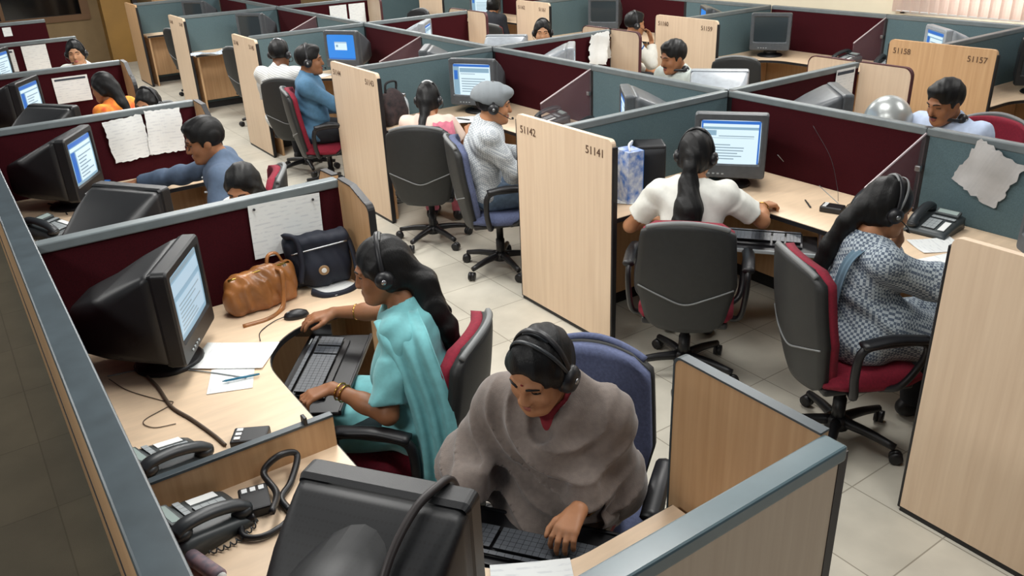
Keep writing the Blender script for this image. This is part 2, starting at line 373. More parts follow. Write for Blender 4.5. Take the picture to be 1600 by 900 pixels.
# --- middle block: spine and cross partitions
for i in range(5):
    y0, y1 = YM[i], YM[i+1]; ym = (y0+y1)/2-.02; s = ['in the patterned dress', 'in the grey cap', 'in the blue shirt', 'at the first empty black chair', 'at the last empty black chair'][i]
    partition('spine_partition', 'slate grey spine partition beside the person '+s if i < 3 else 'slate grey spine partition '+s, (XMS, y0+.022), (XMS, ym), M_GREY, M_GREY, group='slate grey spine partitions')
    t = partition('spine_partition', 'burgundy spine partition '+['right of the monitor of the woman in white', 'behind the blue carton', 'right of the bright blue screen', 'beyond the blue shirted man, at the top of the picture', 'at the far end of the middle block'][i], (XMS, ym), (XMS, y1-.022), M_BURG, M_BURG, group='burgundy spine partitions')
    post(t, 0); post(t, y1-.022-ym-.01)
for i, y in enumerate(YM):
    s = ['right of the patterned dress, behind the end panel at the right edge', 'behind the woman in the white blouse', 'behind the woman in pink', 'behind the man in the striped shirt', 'with glossy papers at its foot, by an empty black chair', 'at the far end of the aisle row'][i]
    partition('cross_partition', 'slate grey cross partition '+s, (XM0+.015, y), (XMS-.027, y), M_GREY, M_GREY, group='slate grey cross partitions')
    if i > 0:
        s = ['', 'with the notice and the small maple panel, left of the man in pale blue', 'with the crumpled white sheets and small maple panel', 'with small maple panel by the crimson chair', 'with two white sheets at the top of the picture', 'out by the far wall'][i]
        partition('cross_partition', 'burgundy cross partition '+s, (XMS+.027, y), (XM1, y), M_BURG, M_BURG, group='burgundy cross partitions')
        s = ['', 'in front of the panel numbered 51158', 'beside the crumpled white sheets', 'beside the crimson chair at the top', 'beside two white sheets at the top', ''][i]
        if s:
            wing('side_panel', 'small maple side panel with rounded corner '+s, XM1+.014, y-.03, y-.42, 0, M_WOOD, drop=0, r=.06, em=mat('maroon_edging', (72, 30, 34), .6))
            wing('side_panel', 'far half of the maple side panel '+s, XM1+.014, y+.03, y+.4, 0, M_WOOD, drop=0, r=.06, em=mat('maroon_edging', (72, 30, 34), .6))
# --- right block against the window wall
XR0, XRS = 6.46, 7.78
YR = [.9, 3.51, 6.22, 8.88, 11.5, 14.1]
for i, y in enumerate(YR):
    if i == 0: continue
    lab = ['', 'orange toned end panel numbered 51158 behind the man in pale blue', 'maple end panel with numbers beside the person in white with blue collar', 'maple end panel behind the dark haired head at top', 'maple end panel cut off by the top edge, left of the crimson chair', 'far maple end panel by the window wall'][i]
    end_panel(lab, XR0, y, .86 if i < 3 else .7, M_WOODB if i == 1 else M_WOOD, ['', '51158', '51160', '51162', None, None][i], ['', '51157', '51159', '51161', None, None][i])
    s = ['', 'right of the panel numbered 51158', 'right of the person in white', 'behind the grey monitor at the top', 'near the crimson chair at the top', 'at the far end by the window wall'][i]
    partition('cross_partition', 'slate grey partition running to the window wall '+s, (XR0+.015, y), (XRS-.03, y), M_GREY, M_GREY, group='slate grey partitions by the window wall')
for i in range(5):
    y0, y1 = YR[i], YR[i+1]; ym = (y0+y1)/2-.05
    if i == 0: ym = 1.6
    partition('spine_partition', 'slate grey partition along the window wall '+['under the pink blinds', 'left of the blinds', 'above the person in white', 'high at the top', 'far along the wall'][i], (XRS, y0+.022), (XRS, ym), M_GREY, M_GREY, group='slate grey partitions on the window wall')
    t = partition('spine_partition', 'burgundy partition along the window wall '+['beneath the blinds at the right edge', 'under the cream wall behind two phones', 'behind the person in white with blue collar', 'high at the top of the picture', 'far along the wall'][i], (XRS, ym), (XRS, y1-.022), M_GREY if i == 0 else M_BURG, M_GREY if i == 0 else M_BURG, group='burgundy partitions on the window wall')
    post(t, 0)
# --- acrylic fins between neighbouring seats
M_ACR = mat('smoky_acrylic', (150, 134, 140), .06, spec=.6, alpha=.15)
def fin(label, x, y, sx, h0=1.17, h1=.985, L=.46):
    t = thing('acrylic_divider', label, 'desk divider', (x, y, .752), 0, 'acrylic desk dividers')
    pts = [(0, .02), (L, .02), (L+.015, h1-.752), (0, h0-.752)]
    b = NB(); A = [b.verts.new((sx*p[0], -.004, p[1])) for p in pts]; B = [b.verts.new((sx*p[0], .004, p[1])) for p in pts]
    b.faces.new(A); b.faces.new(B[::-1])
    for i in range(4): b.faces.new((A[i], B[i], B[(i+1) % 4], A[(i+1) % 4]))
    obj('acrylic_sheet', b, M_ACR, t)
    b = NB(); tube(b, [(sx*(L+.015), 0, h1-.752), (0, 0, h0-.752)], .006, 6); obj('edge_bead', b, mat('pale_acrylic_edge', (182, 168, 170), .4), t)
    b = NB(); box(b, (sx*.02, 0, .24), (.02, .03, .03), bev=.004); obj('clip', b, M_METAL, t)
fin('smoky acrylic divider with sloping top between the woman in white and the patterned dress', XMS-.025, 2.2, -1)
fin('smoky acrylic divider behind the blue carton', XMS-.025, 4.85, -1)
fin('smoky acrylic divider right of the bright blue screen', XMS-.025, 7.47, -1)
fin('smoky acrylic divider with two phones below the cream wall', XRS-.025, 4.82, -1)
fin('smoky acrylic divider right of an off monitor at the top left', XMS-.025, 10.12, -1)
# ------------------------------------------------------------------ desks
def arc(cx, cy, r, a0, a1, n=14):
    return [(cx+r*math.cos(math.radians(a0+(a1-a0)*i/n)), cy+r*math.sin(math.radians(a0+(a1-a0)*i/n))) for i in range(n+1)]
def desk(label, x0, y0, sx, sy, LX, LY, dx, dy, r, group, modesty=True, tray=None, legs=True):
    """L-shaped corner desk: corner at x0,y0; sx,sy point out of the corner. arm along y has depth dx, arm along x has depth dy"""
    t = thing('corner_desk', label, 'desk', (x0, y0, 0), 0, group)
    a = [(0, 0), (LX, 0), (LX, dy)]
    cx, cy = dx+r, dy+r
    mid = arc(cx, cy, r, 270, 180)
    a += mid+[(dx, LY), (0, LY)]
    P = [(sx*p[0], sy*p[1]) for p in a]
    if sx*sy < 0: P = P[::-1]
    b = NB(); prism(b, P, .722, .75); bmesh.ops.recalc_face_normals(b, faces=b.faces); obj('desktop', b, M_DESK, t)
    fr = [(LX, dy)]+mid+[(dx, LY)]; fr = [Vector((sx*p[0], sy*p[1], 0)) for p in fr]
    b = NB(); cpt = Vector((sx*(dx+LX)/2+sx*.3, sy*(dy+LY)/2+sy*.3, 0)); rings = []
    for i, p in enumerate(fr):
        d = (fr[min(i+1, len(fr)-1)]-fr[max(i-1, 0)]).normalized(); nrm = Vector((-d.y, d.x, 0))
        if nrm.dot(cpt-p) < 0: nrm = -nrm
        rings.append([p+Vector((0, 0, .724)), p+Vector((0, 0, .7475)), p+nrm*.004+Vector((0, 0, .7475)), p+nrm*.004+Vector((0, 0, .724))])
    loft(b, rings); obj('edge_strip', b, M_EDGE, t)
    if modesty:
        b = NB(); box(b, (sx*.06, sy*LY/2, .42), (.018, LY-.06, .60)); obj('modesty_panel', b, M_WOODB, t)
        b = NB(); box(b, (sx*(LX/2+.03), sy*.06, .42), (LX-.12, .018, .60)); obj('modesty_panel', b, M_WOODB, t)
    b = NB(); box(b, (sx*(LX-.03), sy*dy/2, .361), (.022, dy-.05, .722)); obj('support_panel', b, M_WOODB, t)
    if LX > .7:
        b = NB(); box(b, (sx*dx/2, sy*(LY-.02), .361), (dx-.05, .022, .722)); obj('support_panel', b, M_WOODB, t)
    if tray is not None:
        b = NB(); c = Vector((sx*(dx+tray), sy*(dy+tray), .655)); box(b, c, (.56, .28, .016), Euler((0, 0, math.atan2(sy*1, sx*1)+math.pi/2)), bev=.005); obj('keyboard_tray', b, M_BLACK, t)
    return t
g = 'corner desks of the left row'
desk('maple corner desk holding the tan handbag', XL1, YL[1]-.022, 1, -1, 1.20, 1.295, .60, .41, .34, g)
desk('maple corner desk in the foreground with curved edge under the grey shawl', XL1, YL[0]+.028, 1, 1, 1.24, 1.28, .60, .41, .34, g)
desk('maple corner desk of the man in the blue grey shirt', XL1, YL[2]-.022, 1, -1, 1.20, 1.14, .60, .41, .34, g)
desk('maple corner desk hidden behind the partition with the tan handbag', XL1, YL[1]+.022, 1, 1, 1.20, 1.18, .60, .41, .34, g)
desk('maple corner desk of the person in orange', XL1, YL[3]-.022, 1, -1, 1.20, 1.14, .60, .41, .34, g)
desk('maple corner desk behind the partition with two creased sheets', XL1, YL[2]+.022, 1, 1, 1.20, 1.14, .60, .41, .34, g)
desk('maple corner desk of the person with a headset at the far left', XL1, YL[4]-.022, 1, -1, 1.20, 1.2, .60, .41, .34, g)
# low divider between the two foreground left seats
t = thing('low_divider', 'low beech divider with dark top strip between the two foreground phones', 'desk divider', (.15, 2.165, .75), 0)
b = NB(); box(b, (.295, 0, .055), (.59, .018, .11)); obj('board', b, M_WOODB, t)
b = NB(); box(b, (.295, 0, .114), (.59, .026, .01), bev=.002); obj('top_strip', b, M_RAILD, t)
b = NB(); box(b, (.50, .0, .128), (.012, .03, .03), bev=.003); obj('clip', b, M_BLACK, t)
g = 'corner desks of the middle block'
for i in range(5):
    y0, y1 = YM[i], YM[i+1]; hl = (y1-y0)/2-.03
    s = [['of the woman in the patterned dress', 'of the woman in the white blouse'], ['of the man in the grey cap', 'of the woman in pink'], ['of the man in the blue shirt', 'of the man in the striped shirt'], ['just past the striped shirt', 'with glossy papers by an empty black chair'], ['farther along the aisle row', 'last of the aisle row']][i]
    desk('maple corner desk '+s[0], XMS-.022, y0+.022, -1, 1, 1.27, hl, .57, .36, .36, g)
    desk('maple corner desk '+s[1], XMS-.022, y1-.022, -1, -1, 1.27, hl, .57, .36, .36, g)
    if i < 3:
        s = [['in front of the man in pale blue', 'under the cone shaped monitor, far side of the spine'], ['under the flat silver monitor top', 'of the man with headphones round his neck'], ['of the dark haired head at top', 'by the crimson chair']][i]
        desk('maple corner desk '+s[0], XMS+.022, y0+.022, 1, 1, 1.25, hl, .57, .36, .36, g)
        desk('maple corner desk '+s[1], XMS+.022, y1-.022, 1, -1, 1.25, hl, .57, .36, .36, g)
g = 'corner desks by the window wall'
for i in range(4):
    y0, y1 = YR[i], YR[i+1]; hl = (y1-y0)/2-.03
    s = [['at the right edge beyond the pale blue shirt', 'right of the panel numbered 51158'], ['behind the panel numbered 51158 with two phones', 'behind the black empty chair near the window'], ['of the person in white with blue collar', 'under the grey monitor at the top'], ['behind the crimson chair', 'cut off at the top edge']][i]
    desk('maple corner desk '+s[0], XRS-.022, y0+.022, -1, 1, 1.25, hl, .57, .36, .36, g)
    desk('maple corner desk '+s[1], XRS-.022, y1-.022, -1, -1, 1.25, hl, .57, .36, .36, g)
# ------------------------------------------------------------------ soft shapes: signed distance volumes turned into meshes
F4 = np.float32
class Vol:
    def __init__(s, lo, hi, h):
        s.lo = np.array(lo, F4); s.h = h; s.n = (np.ceil((np.array(hi)-np.array(lo))/h)).astype(int)+1
        s.d = np.full(s.n, .5, F4); s.ax = [(s.lo[i]+h*np.arange(s.n[i])).astype(F4) for i in range(3)]
    def win(s, lo, hi):
        sl = []
        for i in range(3):
            a = int(max(0, math.floor((lo[i]-s.lo[i])/s.h))); b = int(min(s.n[i], math.ceil((hi[i]-s.lo[i])/s.h)+1))
            if b <= a: return None
            sl.append(slice(a, b))
        return tuple(sl)
    def grid(s, sl):
        return s.ax[0][sl[0]][:, None, None], s.ax[1][sl[1]][None, :, None], s.ax[2][sl[2]][None, None, :]
    def put(s, sl, d, k, op):
        v = s.d[sl]
        if op == 'u':
            if k > 0:
                h = np.maximum(k-np.abs(v-d), 0)/k; s.d[sl] = np.minimum(v, d)-h*h*k*.25
            else: s.d[sl] = np.minimum(v, d)
        else:
            d = -d
            if k > 0:
                h = np.maximum(k-np.abs(v-d), 0)/k; s.d[sl] = np.maximum(v, d)+h*h*k*.25
            else: s.d[sl] = np.maximum(v, d)
    def cap(s, a, b, r1, r2=None, k=.02, op='u', sq=None):
        a = np.array(a, F4); b = np.array(b, F4); r2 = r1 if r2 is None else r2; m = max(r1, r2)+k+2*s.h+.01
        sl = s.win(np.minimum(a, b)-m, np.maximum(a, b)+m)
        if sl is None: return
        X, Y, Z = s.grid(sl); ba = b-a; L = float(ba@ba)+1e-12
        px, py, pz = X-a[0], Y-a[1], Z-a[2]
        t = np.clip((px*ba[0]+py*ba[1]+pz*ba[2])/L, 0, 1)
        d = np.sqrt((px-t*ba[0])**2+(py-t*ba[1])**2+(pz-t*ba[2])**2)-(r1+(r2-r1)*t)
        s.put(sl, d.astype(F4), k, op)
    def cyl(s, a, b, r1, r2=None, k=.01, op='u', rnd=.004):
        a = np.array(a, F4); b = np.array(b, F4); r2 = r1 if r2 is None else r2; m = max(r1, r2)+k+2*s.h+.01
        sl = s.win(np.minimum(a, b)-m, np.maximum(a, b)+m)
        if sl is None: return
        X, Y, Z = s.grid(sl); ba = b-a; Ln = float(np.linalg.norm(ba)); u = ba/Ln
        px, py, pz = X-a[0], Y-a[1], Z-a[2]; q = px*u[0]+py*u[1]+pz*u[2]
        rad = np.sqrt(np.maximum(px*px+py*py+pz*pz-q*q, 0)); t = np.clip(q/Ln, 0, 1)
        d = np.maximum(rad-(r1+(r2-r1)*t), np.maximum(-q, q-Ln))
        s.put(sl, d.astype(F4), k, op)
    def ell(s, c, r, M=None, k=.02, op='u'):
        c = np.array(c, F4); r = np.array(r, F4); m = float(r.max())+k+2*s.h+.01
        sl = s.win(c-m, c+m)
        if sl is None: return
        X, Y, Z = s.grid(sl); px, py, pz = X-c[0], Y-c[1], Z-c[2]
        if M is not None:
            M = np.array(M, F4); qx = px*M[0, 0]+py*M[1, 0]+pz*M[2, 0]; qy = px*M[0, 1]+py*M[1, 1]+pz*M[2, 1]; qz = px*M[0, 2]+py*M[1, 2]+pz*M[2, 2]
        else: qx, qy, qz = px, py, pz
        k0 = np.sqrt((qx/r[0])**2+(qy/r[1])**2+(qz/r[2])**2); k1 = np.sqrt((qx/r[0]**2)**2+(qy/r[1]**2)**2+(qz/r[2]**2)**2)+1e-9
        s.put(sl, (k0*(k0-1)/k1).astype(F4), k, op)
    def rbox(s, c, hs, r, M=None, k=.01, op='u'):
        c = np.array(c, F4); m = float(np.linalg.norm(hs))+k+2*s.h+.01; sl = s.win(c-m, c+m)
        if sl is None: return
        X, Y, Z = s.grid(sl); px, py, pz = X-c[0], Y-c[1], Z-c[2]
        if M is not None:
            M = np.array(M, F4); px, py, pz = px*M[0, 0]+py*M[1, 0]+pz*M[2, 0], px*M[0, 1]+py*M[1, 1]+pz*M[2, 1], px*M[0, 2]+py*M[1, 2]+pz*M[2, 2]
        qx, qy, qz = np.abs(px)-hs[0]+r, np.abs(py)-hs[1]+r, np.abs(pz)-hs[2]+r
        d = np.sqrt(np.maximum(qx, 0)**2+np.maximum(qy, 0)**2+np.maximum(qz, 0)**2)+np.minimum(np.maximum(np.maximum(qx, qy), qz), 0)-r
        s.put(sl, d.astype(F4), k, op)
    def full(s): return s.grid((slice(None),)*3)
    def disp(s, fn):
        X, Y, Z = s.full(); near = np.abs(s.d) < .06; s.d = np.where(near, s.d+fn(X, Y, Z), s.d).astype(F4)
    def cut(s, fn):
        X, Y, Z = s.full(); s.d = np.maximum(s.d, fn(X, Y, Z)).astype(F4)
    def mesh(s, name):
        d = s.d; d[0] = d[-1] = .5; d[:, 0] = d[:, -1] = .5; d[:, :, 0] = d[:, :, -1] = .5
        g = d < 0; n = s.n-1
        cnt = np.zeros(n, np.int8)
        for i in (0, 1):
            for j in (0, 1):
                for k in (0, 1): cnt += g[i:n[0]+i, j:n[1]+j, k:n[2]+k]
        act = (cnt > 0) & (cnt < 8); cells = np.argwhere(act); ids = np.full(n, -1, np.int64); ids[act] = np.arange(len(cells))
        acc = np.zeros((len(cells), 3)); num = np.zeros(len(cells))
        C = [(i, j, k) for i in (0, 1) for j in (0, 1) for k in (0, 1)]
        for a in C:
            for ax in range(3):
                if a[ax]: continue
                b = list(a); b[ax] = 1
                da = d[cells[:, 0]+a[0], cells[:, 1]+a[1], cells[:, 2]+a[2]]; db = d[cells[:, 0]+b[0], cells[:, 1]+b[1], cells[:, 2]+b[2]]
                m = (da < 0) != (db < 0); t = np.where(m, da/(da-db+1e-20), 0)
                p = np.array(a, float)[None, :].repeat(len(cells), 0); p[:, ax] += t; acc[m] += p[m]; num += m
        pos = s.lo+s.h*(cells+acc/num[:, None])
        Q = []
        for ax in range(3):
            o = [i for i in range(3) if i != ax]
            A = g.take(range(0, s.n[ax]-1), ax); B = g.take(range(1, s.n[ax]), ax); e = np.argwhere(A != B)
            e = e[(e[:, o[0]] > 0) & (e[:, o[1]] > 0) & (e[:, o[0]] < n[o[0]]) & (e[:, o[1]] < n[o[1]])]
            inside = A[e[:, 0], e[:, 1], e[:, 2]]
            def cid(u, v):
                q = e.copy(); q[:, o[0]] -= u; q[:, o[1]] -= v; return ids[q[:, 0], q[:, 1], q[:, 2]]
            q = np.stack([cid(1, 1), cid(0, 1), cid(0, 0), cid(1, 0)], 1)
            fl = inside if ax != 1 else ~inside
            q[~fl] = q[~fl][:, ::-1]; Q.append(q)
        Q = np.concatenate(Q); Q = Q[(Q >= 0).all(1)]
        me = bpy.data.meshes.new(name); me.vertices.add(len(pos)); me.vertices.foreach_set('co', pos.astype(F4).ravel())
        me.loops.add(Q.size); me.loops.foreach_set('vertex_index', Q.astype(np.int32).ravel()); me.polygons.add(len(Q))
        me.polygons.foreach_set('loop_start', np.arange(0, Q.size, 4, dtype=np.int32)); me.polygons.foreach_set('use_smooth', np.ones(len(Q), bool))
        me.update(calc_edges=True); me.validate(); return me
def sobj(name, v, m, parent, label=None, smooth=0):
    me = v.mesh(name)
    if smooth:
        n = len(me.vertices); co = np.empty(n*3, F4); me.vertices.foreach_get('co', co); co = co.reshape(-1, 3)
        ed = np.empty(len(me.edges)*2, np.int32); me.edges.foreach_get('vertices', ed); ed = ed.reshape(-1, 2)
        deg = np.bincount(ed.ravel(), minlength=n)[:, None]
        for k in range(smooth):
            s = np.zeros((n, 3)); np.add.at(s, ed[:, 0], co[ed[:, 1]]); np.add.at(s, ed[:, 1], co[ed[:, 0]]); co = (co*.4+.6*s/np.maximum(deg, 1)).astype(F4)
        me.vertices.foreach_set('co', co.ravel()); me.update()
    return link(name, me, m, parent, label)
def folds(amp, f, dirv, seed=0, amp2=.5):
    dx, dy, dz = dirv
    def fn(X, Y, Z):
        q = (X*dx+Y*dy+Z*dz)*f
        w = np.sin(X*9.1+seed)*1.3+np.sin(Y*8.3+seed*1.7)*1.3+np.sin(Z*7.7+seed*2.3)*1.3
        return amp*(np.sin(q+w)+amp2*np.sin(2.3*q+1.7*w+seed))
    return fn
# ------------------------------------------------------------------ swivel chair
def make_chair(label, loc, rz, fab, group='swivel chairs', arms=True, spin=0.3, trim=None):
    t = thing('swivel_chair', label, 'chair', loc, rz, group)
    b = NB()
    def cush(u, v, tt):
        x = (u-.5)*.47*(1-.08*(v < .2)); y = -.2+v*.44; e = 1-((2*u-1)**4)*.25-((2*v-1)**4)*.25
        k = min(1, 8*min(u, 1-u)+.55, 8*min(v, 1-v)+.55)
        return ((u-.5)*.47*(.86+.14*min(1, 6*v, 6*(1-v))), y, .405+(tt*e*.07*k)+.008*math.cos(v*6))
    slab(b, cush, 14, 14, 0, 1); obj('seat', b, fab, t, True)
    b = NB(); box(b, (0, 0, .39), (.42, .40, .035), bev=.012); obj('seat_pan', b, M_BLACK, t)
    def wv(v):
        w = .36+.12*min(1, v*2.2) if v < .45 else .48-.05*(v-.45)/.55
        e = 1
        if v > .86: e = math.sqrt(max(0, 1-((v-.86)/.145)**2))*.45+.55
        if v < .12: e = math.sqrt(max(0, 1-((.12-v)/.125)**2))*.4+.6
        return w*e
    def back(u, v, tt):
        x = (u-.5)*wv(v); s = (2*u-1)
        return (x, -.215-.10*v-.02*math.sin(v*3.1)+.055*s*s*wv(v)/.48+tt, .36+.60*v-(.018*s*s if v > .9 else 0))
    b = NB(); slab(b, back, 16, 20, -.022, .012); o = obj('back_shell', b, M_SHELL, t, True)
    b = NB(); slab(b, lambda u, v, tt: back(.015+.97*u, .12+.872*v, tt), 14, 18, .012, .055); obj('backrest', b, fab, t, True)
    b = NB()
    rr = [Vector(back(.5+.5*math.sin(a), .93+.068*abs(math.cos(a))**.6, -.012))+Vector((0, 0, .006)) for a in [(-1+2*k/16)*1.35 for k in range(17)]]
    tube(b, rr, .013, 6, 2); obj('top_trim', b, trim or M_SHELLG, t, True)
    b = NB(); tube(b, [Vector(back(u, v, -.024)) for u, v in ((.02, .42), (.26, .35), (.5, .29), (.74, .35), (.98, .42))], .0045, 6, 5); obj('shell_seam', b, M_SHELLG, t, True)
    b = NB(); lathe(b, [(.03, .06), (.03, .22), (.024, .22), (.024, .36), (.05, .375)], 14); obj('gas_column', b, M_BLACK, t, True)
    b = NB(); lathe(b, [(.055, .07), (.05, .12), (.032, .13)], 16); obj('base_hub', b, M_BLACK, t, True)
    for k in range(5):
        a = spin+k*2*math.pi/5; c, s = math.cos(a), math.sin(a)
        b = NB(); tube(b, [(c*.03, s*.03, .105), (c*.15, s*.15, .098), (c*.27, s*.27, .078)], lambda q: .026-.009*q, 8, 4)
        lg = obj('base_leg', b, M_BLACK, t, True)
        b = NB()
        M = Matrix.Rotation(a+.5, 3, 'Z') @ Matrix.Rotation(math.pi/2, 3, 'X')
        lathe(b, [(.012, -.022), (.029, -.020), (.03, -.004), (.018, -.002), (.018, .002), (.03, .004), (.029, .020), (.012, .022)], 14, (c*.28, s*.28, .031), M)
        obj('caster', b, M_BLACK, lg, True)
    if arms:
        for s in (-1, 1):
            b = NB(); tube(b, [(s*.20, -.08, .385), (s*.265, -.10, .40), (s*.285, -.12, .52), (s*.29, -.10, .635), (s*.29, .02, .655), (s*.285, .16, .64), (s*.275, .17, .55), (s*.262, .10, .43), (s*.2, .05, .385)], .015, 8, 6, 1.25)
            ar = obj('armrest', b, M_BLACK, t, True)
            b = NB(); tube(b, [(s*.29, -.11, .655), (s*.29, .02, .672), (s*.286, .17, .655)], .016, 8, 6, 1.9); obj('arm_pad', b, M_BLACK, ar, True)
    return t
# ------------------------------------------------------------------ screens, monitors
S_WHITE = emit('screen_white', (214, 236, 246), 1.1); S_PALE = emit('screen_pale_blue', (156, 196, 220), .75)
S_BLUE = emit('screen_blue', (40, 120, 220), .8); S_SKY = emit('screen_bright_blue', (36, 140, 236), .95); S_LINE = emit('screen_grey_line', (160, 186, 200), .7)
S_DIM = emit('screen_page', (186, 214, 232), .9); S_OFF = mat('screen_off_glass', (46, 54, 58), .15, spec=.6)
SM = [S_WHITE, S_PALE, S_BLUE, S_SKY, S_LINE, S_DIM, S_OFF]
def lines(x0, y0, x1, y1, n, seed=1):
    rd = random.Random(seed); return [(x0, y0+(y1-y0)*i/n, x0+(x1-x0)*rd.uniform(.5, 1), y0+(y1-y0)*(i+.35)/n, 4) for i in range(n)]
SCREENS = {
 'form': [(0, 0, 1, 1, 0), (0, .93, 1, 1, 2), (0, .80, 1, .86, 1), (0, 0, .03, 1, 2), (.97, 0, 1, 1, 2), (.04, .66, .26, .78, 1), (.30, .64, .9, .66, 4), (.04, .60, .9, .61, 4)]+lines(.06, .1, .9, .5, 6, 3),
 'page': [(0, 0, 1, 1, 0), (0, .92, 1, 1, 2), (0, .0, .16, .92, 1), (.02, .5, .12, .8, 2), (.18, .74, .98, .88, 1), (.2, .68, .6, .7, 4)]+lines(.22, .1, .9, .6, 6, 5),
 'desktop': [(0, 0, 1, 1, 3), (.27, .38, .73, .72, 0), (.27, .66, .73, .72, 5), (.32, .5, .4, .6, 1), (0, 0, 1, .05, 2)],
 'note': [(0, 0, 1, 1, 1), (0, .90, 1, 1, 2), (.05, .8, .95, .88, 0), (.04, .06, .2, .78, 2), (.24, .06, .95, .76, 0)]+lines(.28, .12, .88, .7, 7, 8),
 'grey': [(0, 0, 1, 1, 1), (.02, .70, .98, .90, 5), (.05, .08, .95, .62, 5), (0, .93, 1, 1, 4)]+lines(.1, .12, .9, .58, 7, 9),
 'off': [(0, 0, 1, 1, 6)]}
M_VENT = mat('vented_casing', (25, 25, 28), .5)
def _vent(m):
    nt = m.node_tree; N = nt.nodes; L = nt.links; b = N['Principled BSDF']; tc = N.new('ShaderNodeTexCoord')
    v = N.new('ShaderNodeTexVoronoi'); v.inputs['Scale'].default_value = 95; v.inputs['Randomness'].default_value = .15; L.new(tc.outputs['Object'], v.inputs[0])
    r = N.new('ShaderNodeMapRange'); r.inputs[1].default_value = .25; r.inputs[2].default_value = .4; L.new(v.outputs['Distance'], r.inputs[0])
    mx = N.new('ShaderNodeMix'); mx.data_type = 'RGBA'; mx.inputs['A'].default_value = lin((11, 11, 12)); mx.inputs['B'].default_value = lin((20, 21, 23))
    L.new(r.outputs[0], mx.inputs['Factor']); L.new(mx.outputs['Result'], b.inputs['Base Color'])
_vent(M_VENT)
def crt(label, loc, rz, scr, cas=None, tilt=0, vents=False, sc=1, group='desktop monitors'):
    """front faces local +Y; origin on the desk under the housing"""
    cas = cas or M_CRT
    t = thing('crt_monitor', label, 'monitor', loc, rz, group)
    T = Matrix.Translation((0, 0, .08)) @ Matrix.Rotation(math.radians(tilt), 4, 'X') @ Matrix.Translation((0, 0, -.08))
    def fin_(b): bmesh.ops.transform(b, matrix=T, verts=b.verts); return b
    w, h, z0 = .405*sc, .375*sc, .075; zc = z0+h/2
    def rr(hw, hh, r, y, zc_, n=5):
        out = []
        for sx, sz, a0 in ((1, 1, 0), (-1, 1, 90), (-1, -1, 180), (1, -1, 270)):
            for k in range(n):
                a = math.radians(a0+90*k/(n-1)); out.append(Vector((sx*(hw-r)+r*math.cos(a), y, zc_+sz*(hh-r)+r*math.sin(a))))
        return out
    sw, sh = .325*sc, .245*sc; sz = zc+.022
    b = NB()
    loft(b, [rr(w/2-.006, h/2-.006, .012, .09, zc), rr(w/2, h/2, .016, .105, zc), rr(w/2, h/2, .018, .150, zc), rr(w/2-.006, h/2-.006, .016, .158, zc), rr(sw/2+.012, sh/2+.012, .012, .158, sz), rr(sw/2, sh/2, .012, .147, sz)], False)
    obj('bezel', fin_(b), cas, t, False)
    b = NB()
    for k, (x0, y0, x1, y1, mi) in enumerate(SCREENS[scr]):
        n = 6
        o = k*.00025
        g = [[b.verts.new((-(x0+(x1-x0)*i/n-.5)*sw*(1.0 if k else 1.03), .148+o+.004*(1-(2*(x0+(x1-x0)*i/n)-1)**2*.5-(2*(y0+(y1-y0)*j/n)-1)**2*.5)*(1 if k == 0 else 1.0)+(.0006 if k else 0), sz+(y0+(y1-y0)*j/n-.5)*sh*(1 if k else 1.03))) for i in range(n+1)] for j in range(n+1)]
        for j in range(n):
            for i in range(n): b.faces.new((g[j][i], g[j+1][i], g[j+1][i+1], g[j][i+1])).material_index = mi
    obj('screen', fin_(b), SM, t)
    b = NB(); prof = [(.095, .985, .96, 0, .02), (.06, .98, .93, -.003, .03), (-.04, .95, .80, -.022, .05), (-.14, .86, .64, -.045, .06), (-.21, .70, .54, -.052, .05), (-.245, .58, .46, -.052, .04), (-.252, .50, .40, -.052, .03)]
    loft(b, [rr(w/2*a, h/2*c, r, y, zc+dz) for y, a, c, dz, r in prof]); obj('housing', fin_(b), M_VENT if vents else cas, t, True)
    if vents:
        b = NB(); M = Matrix.Rotation(math.pi/2, 3, 'X')
        lathe(b, [(.15, -.05), (.145, .17), (.135, .20), (.10, .222), (.05, .232), (.01, .234)], 32, (0, -.02, zc+.005), M); obj('tube_cover', fin_(b), M_VENT, t, True)
    b = NB(); lathe(b, [(.125, .0), (.13, .008), (.12, .02), (.07, .03), (.065, .05), (.09, .085)], 24, (0, .02, 0)); obj('swivel_base', b, M_BLACK, t, True)
    for k in range(4):
        b = NB(); box(b, (.03+.026*k, .159, z0+.026), (.013, .006, .008), bev=.001); obj('button', fin_(b), M_KEYS, t)
    return t
M_TEXT = mat('printed_paper', (228, 230, 228), .8)
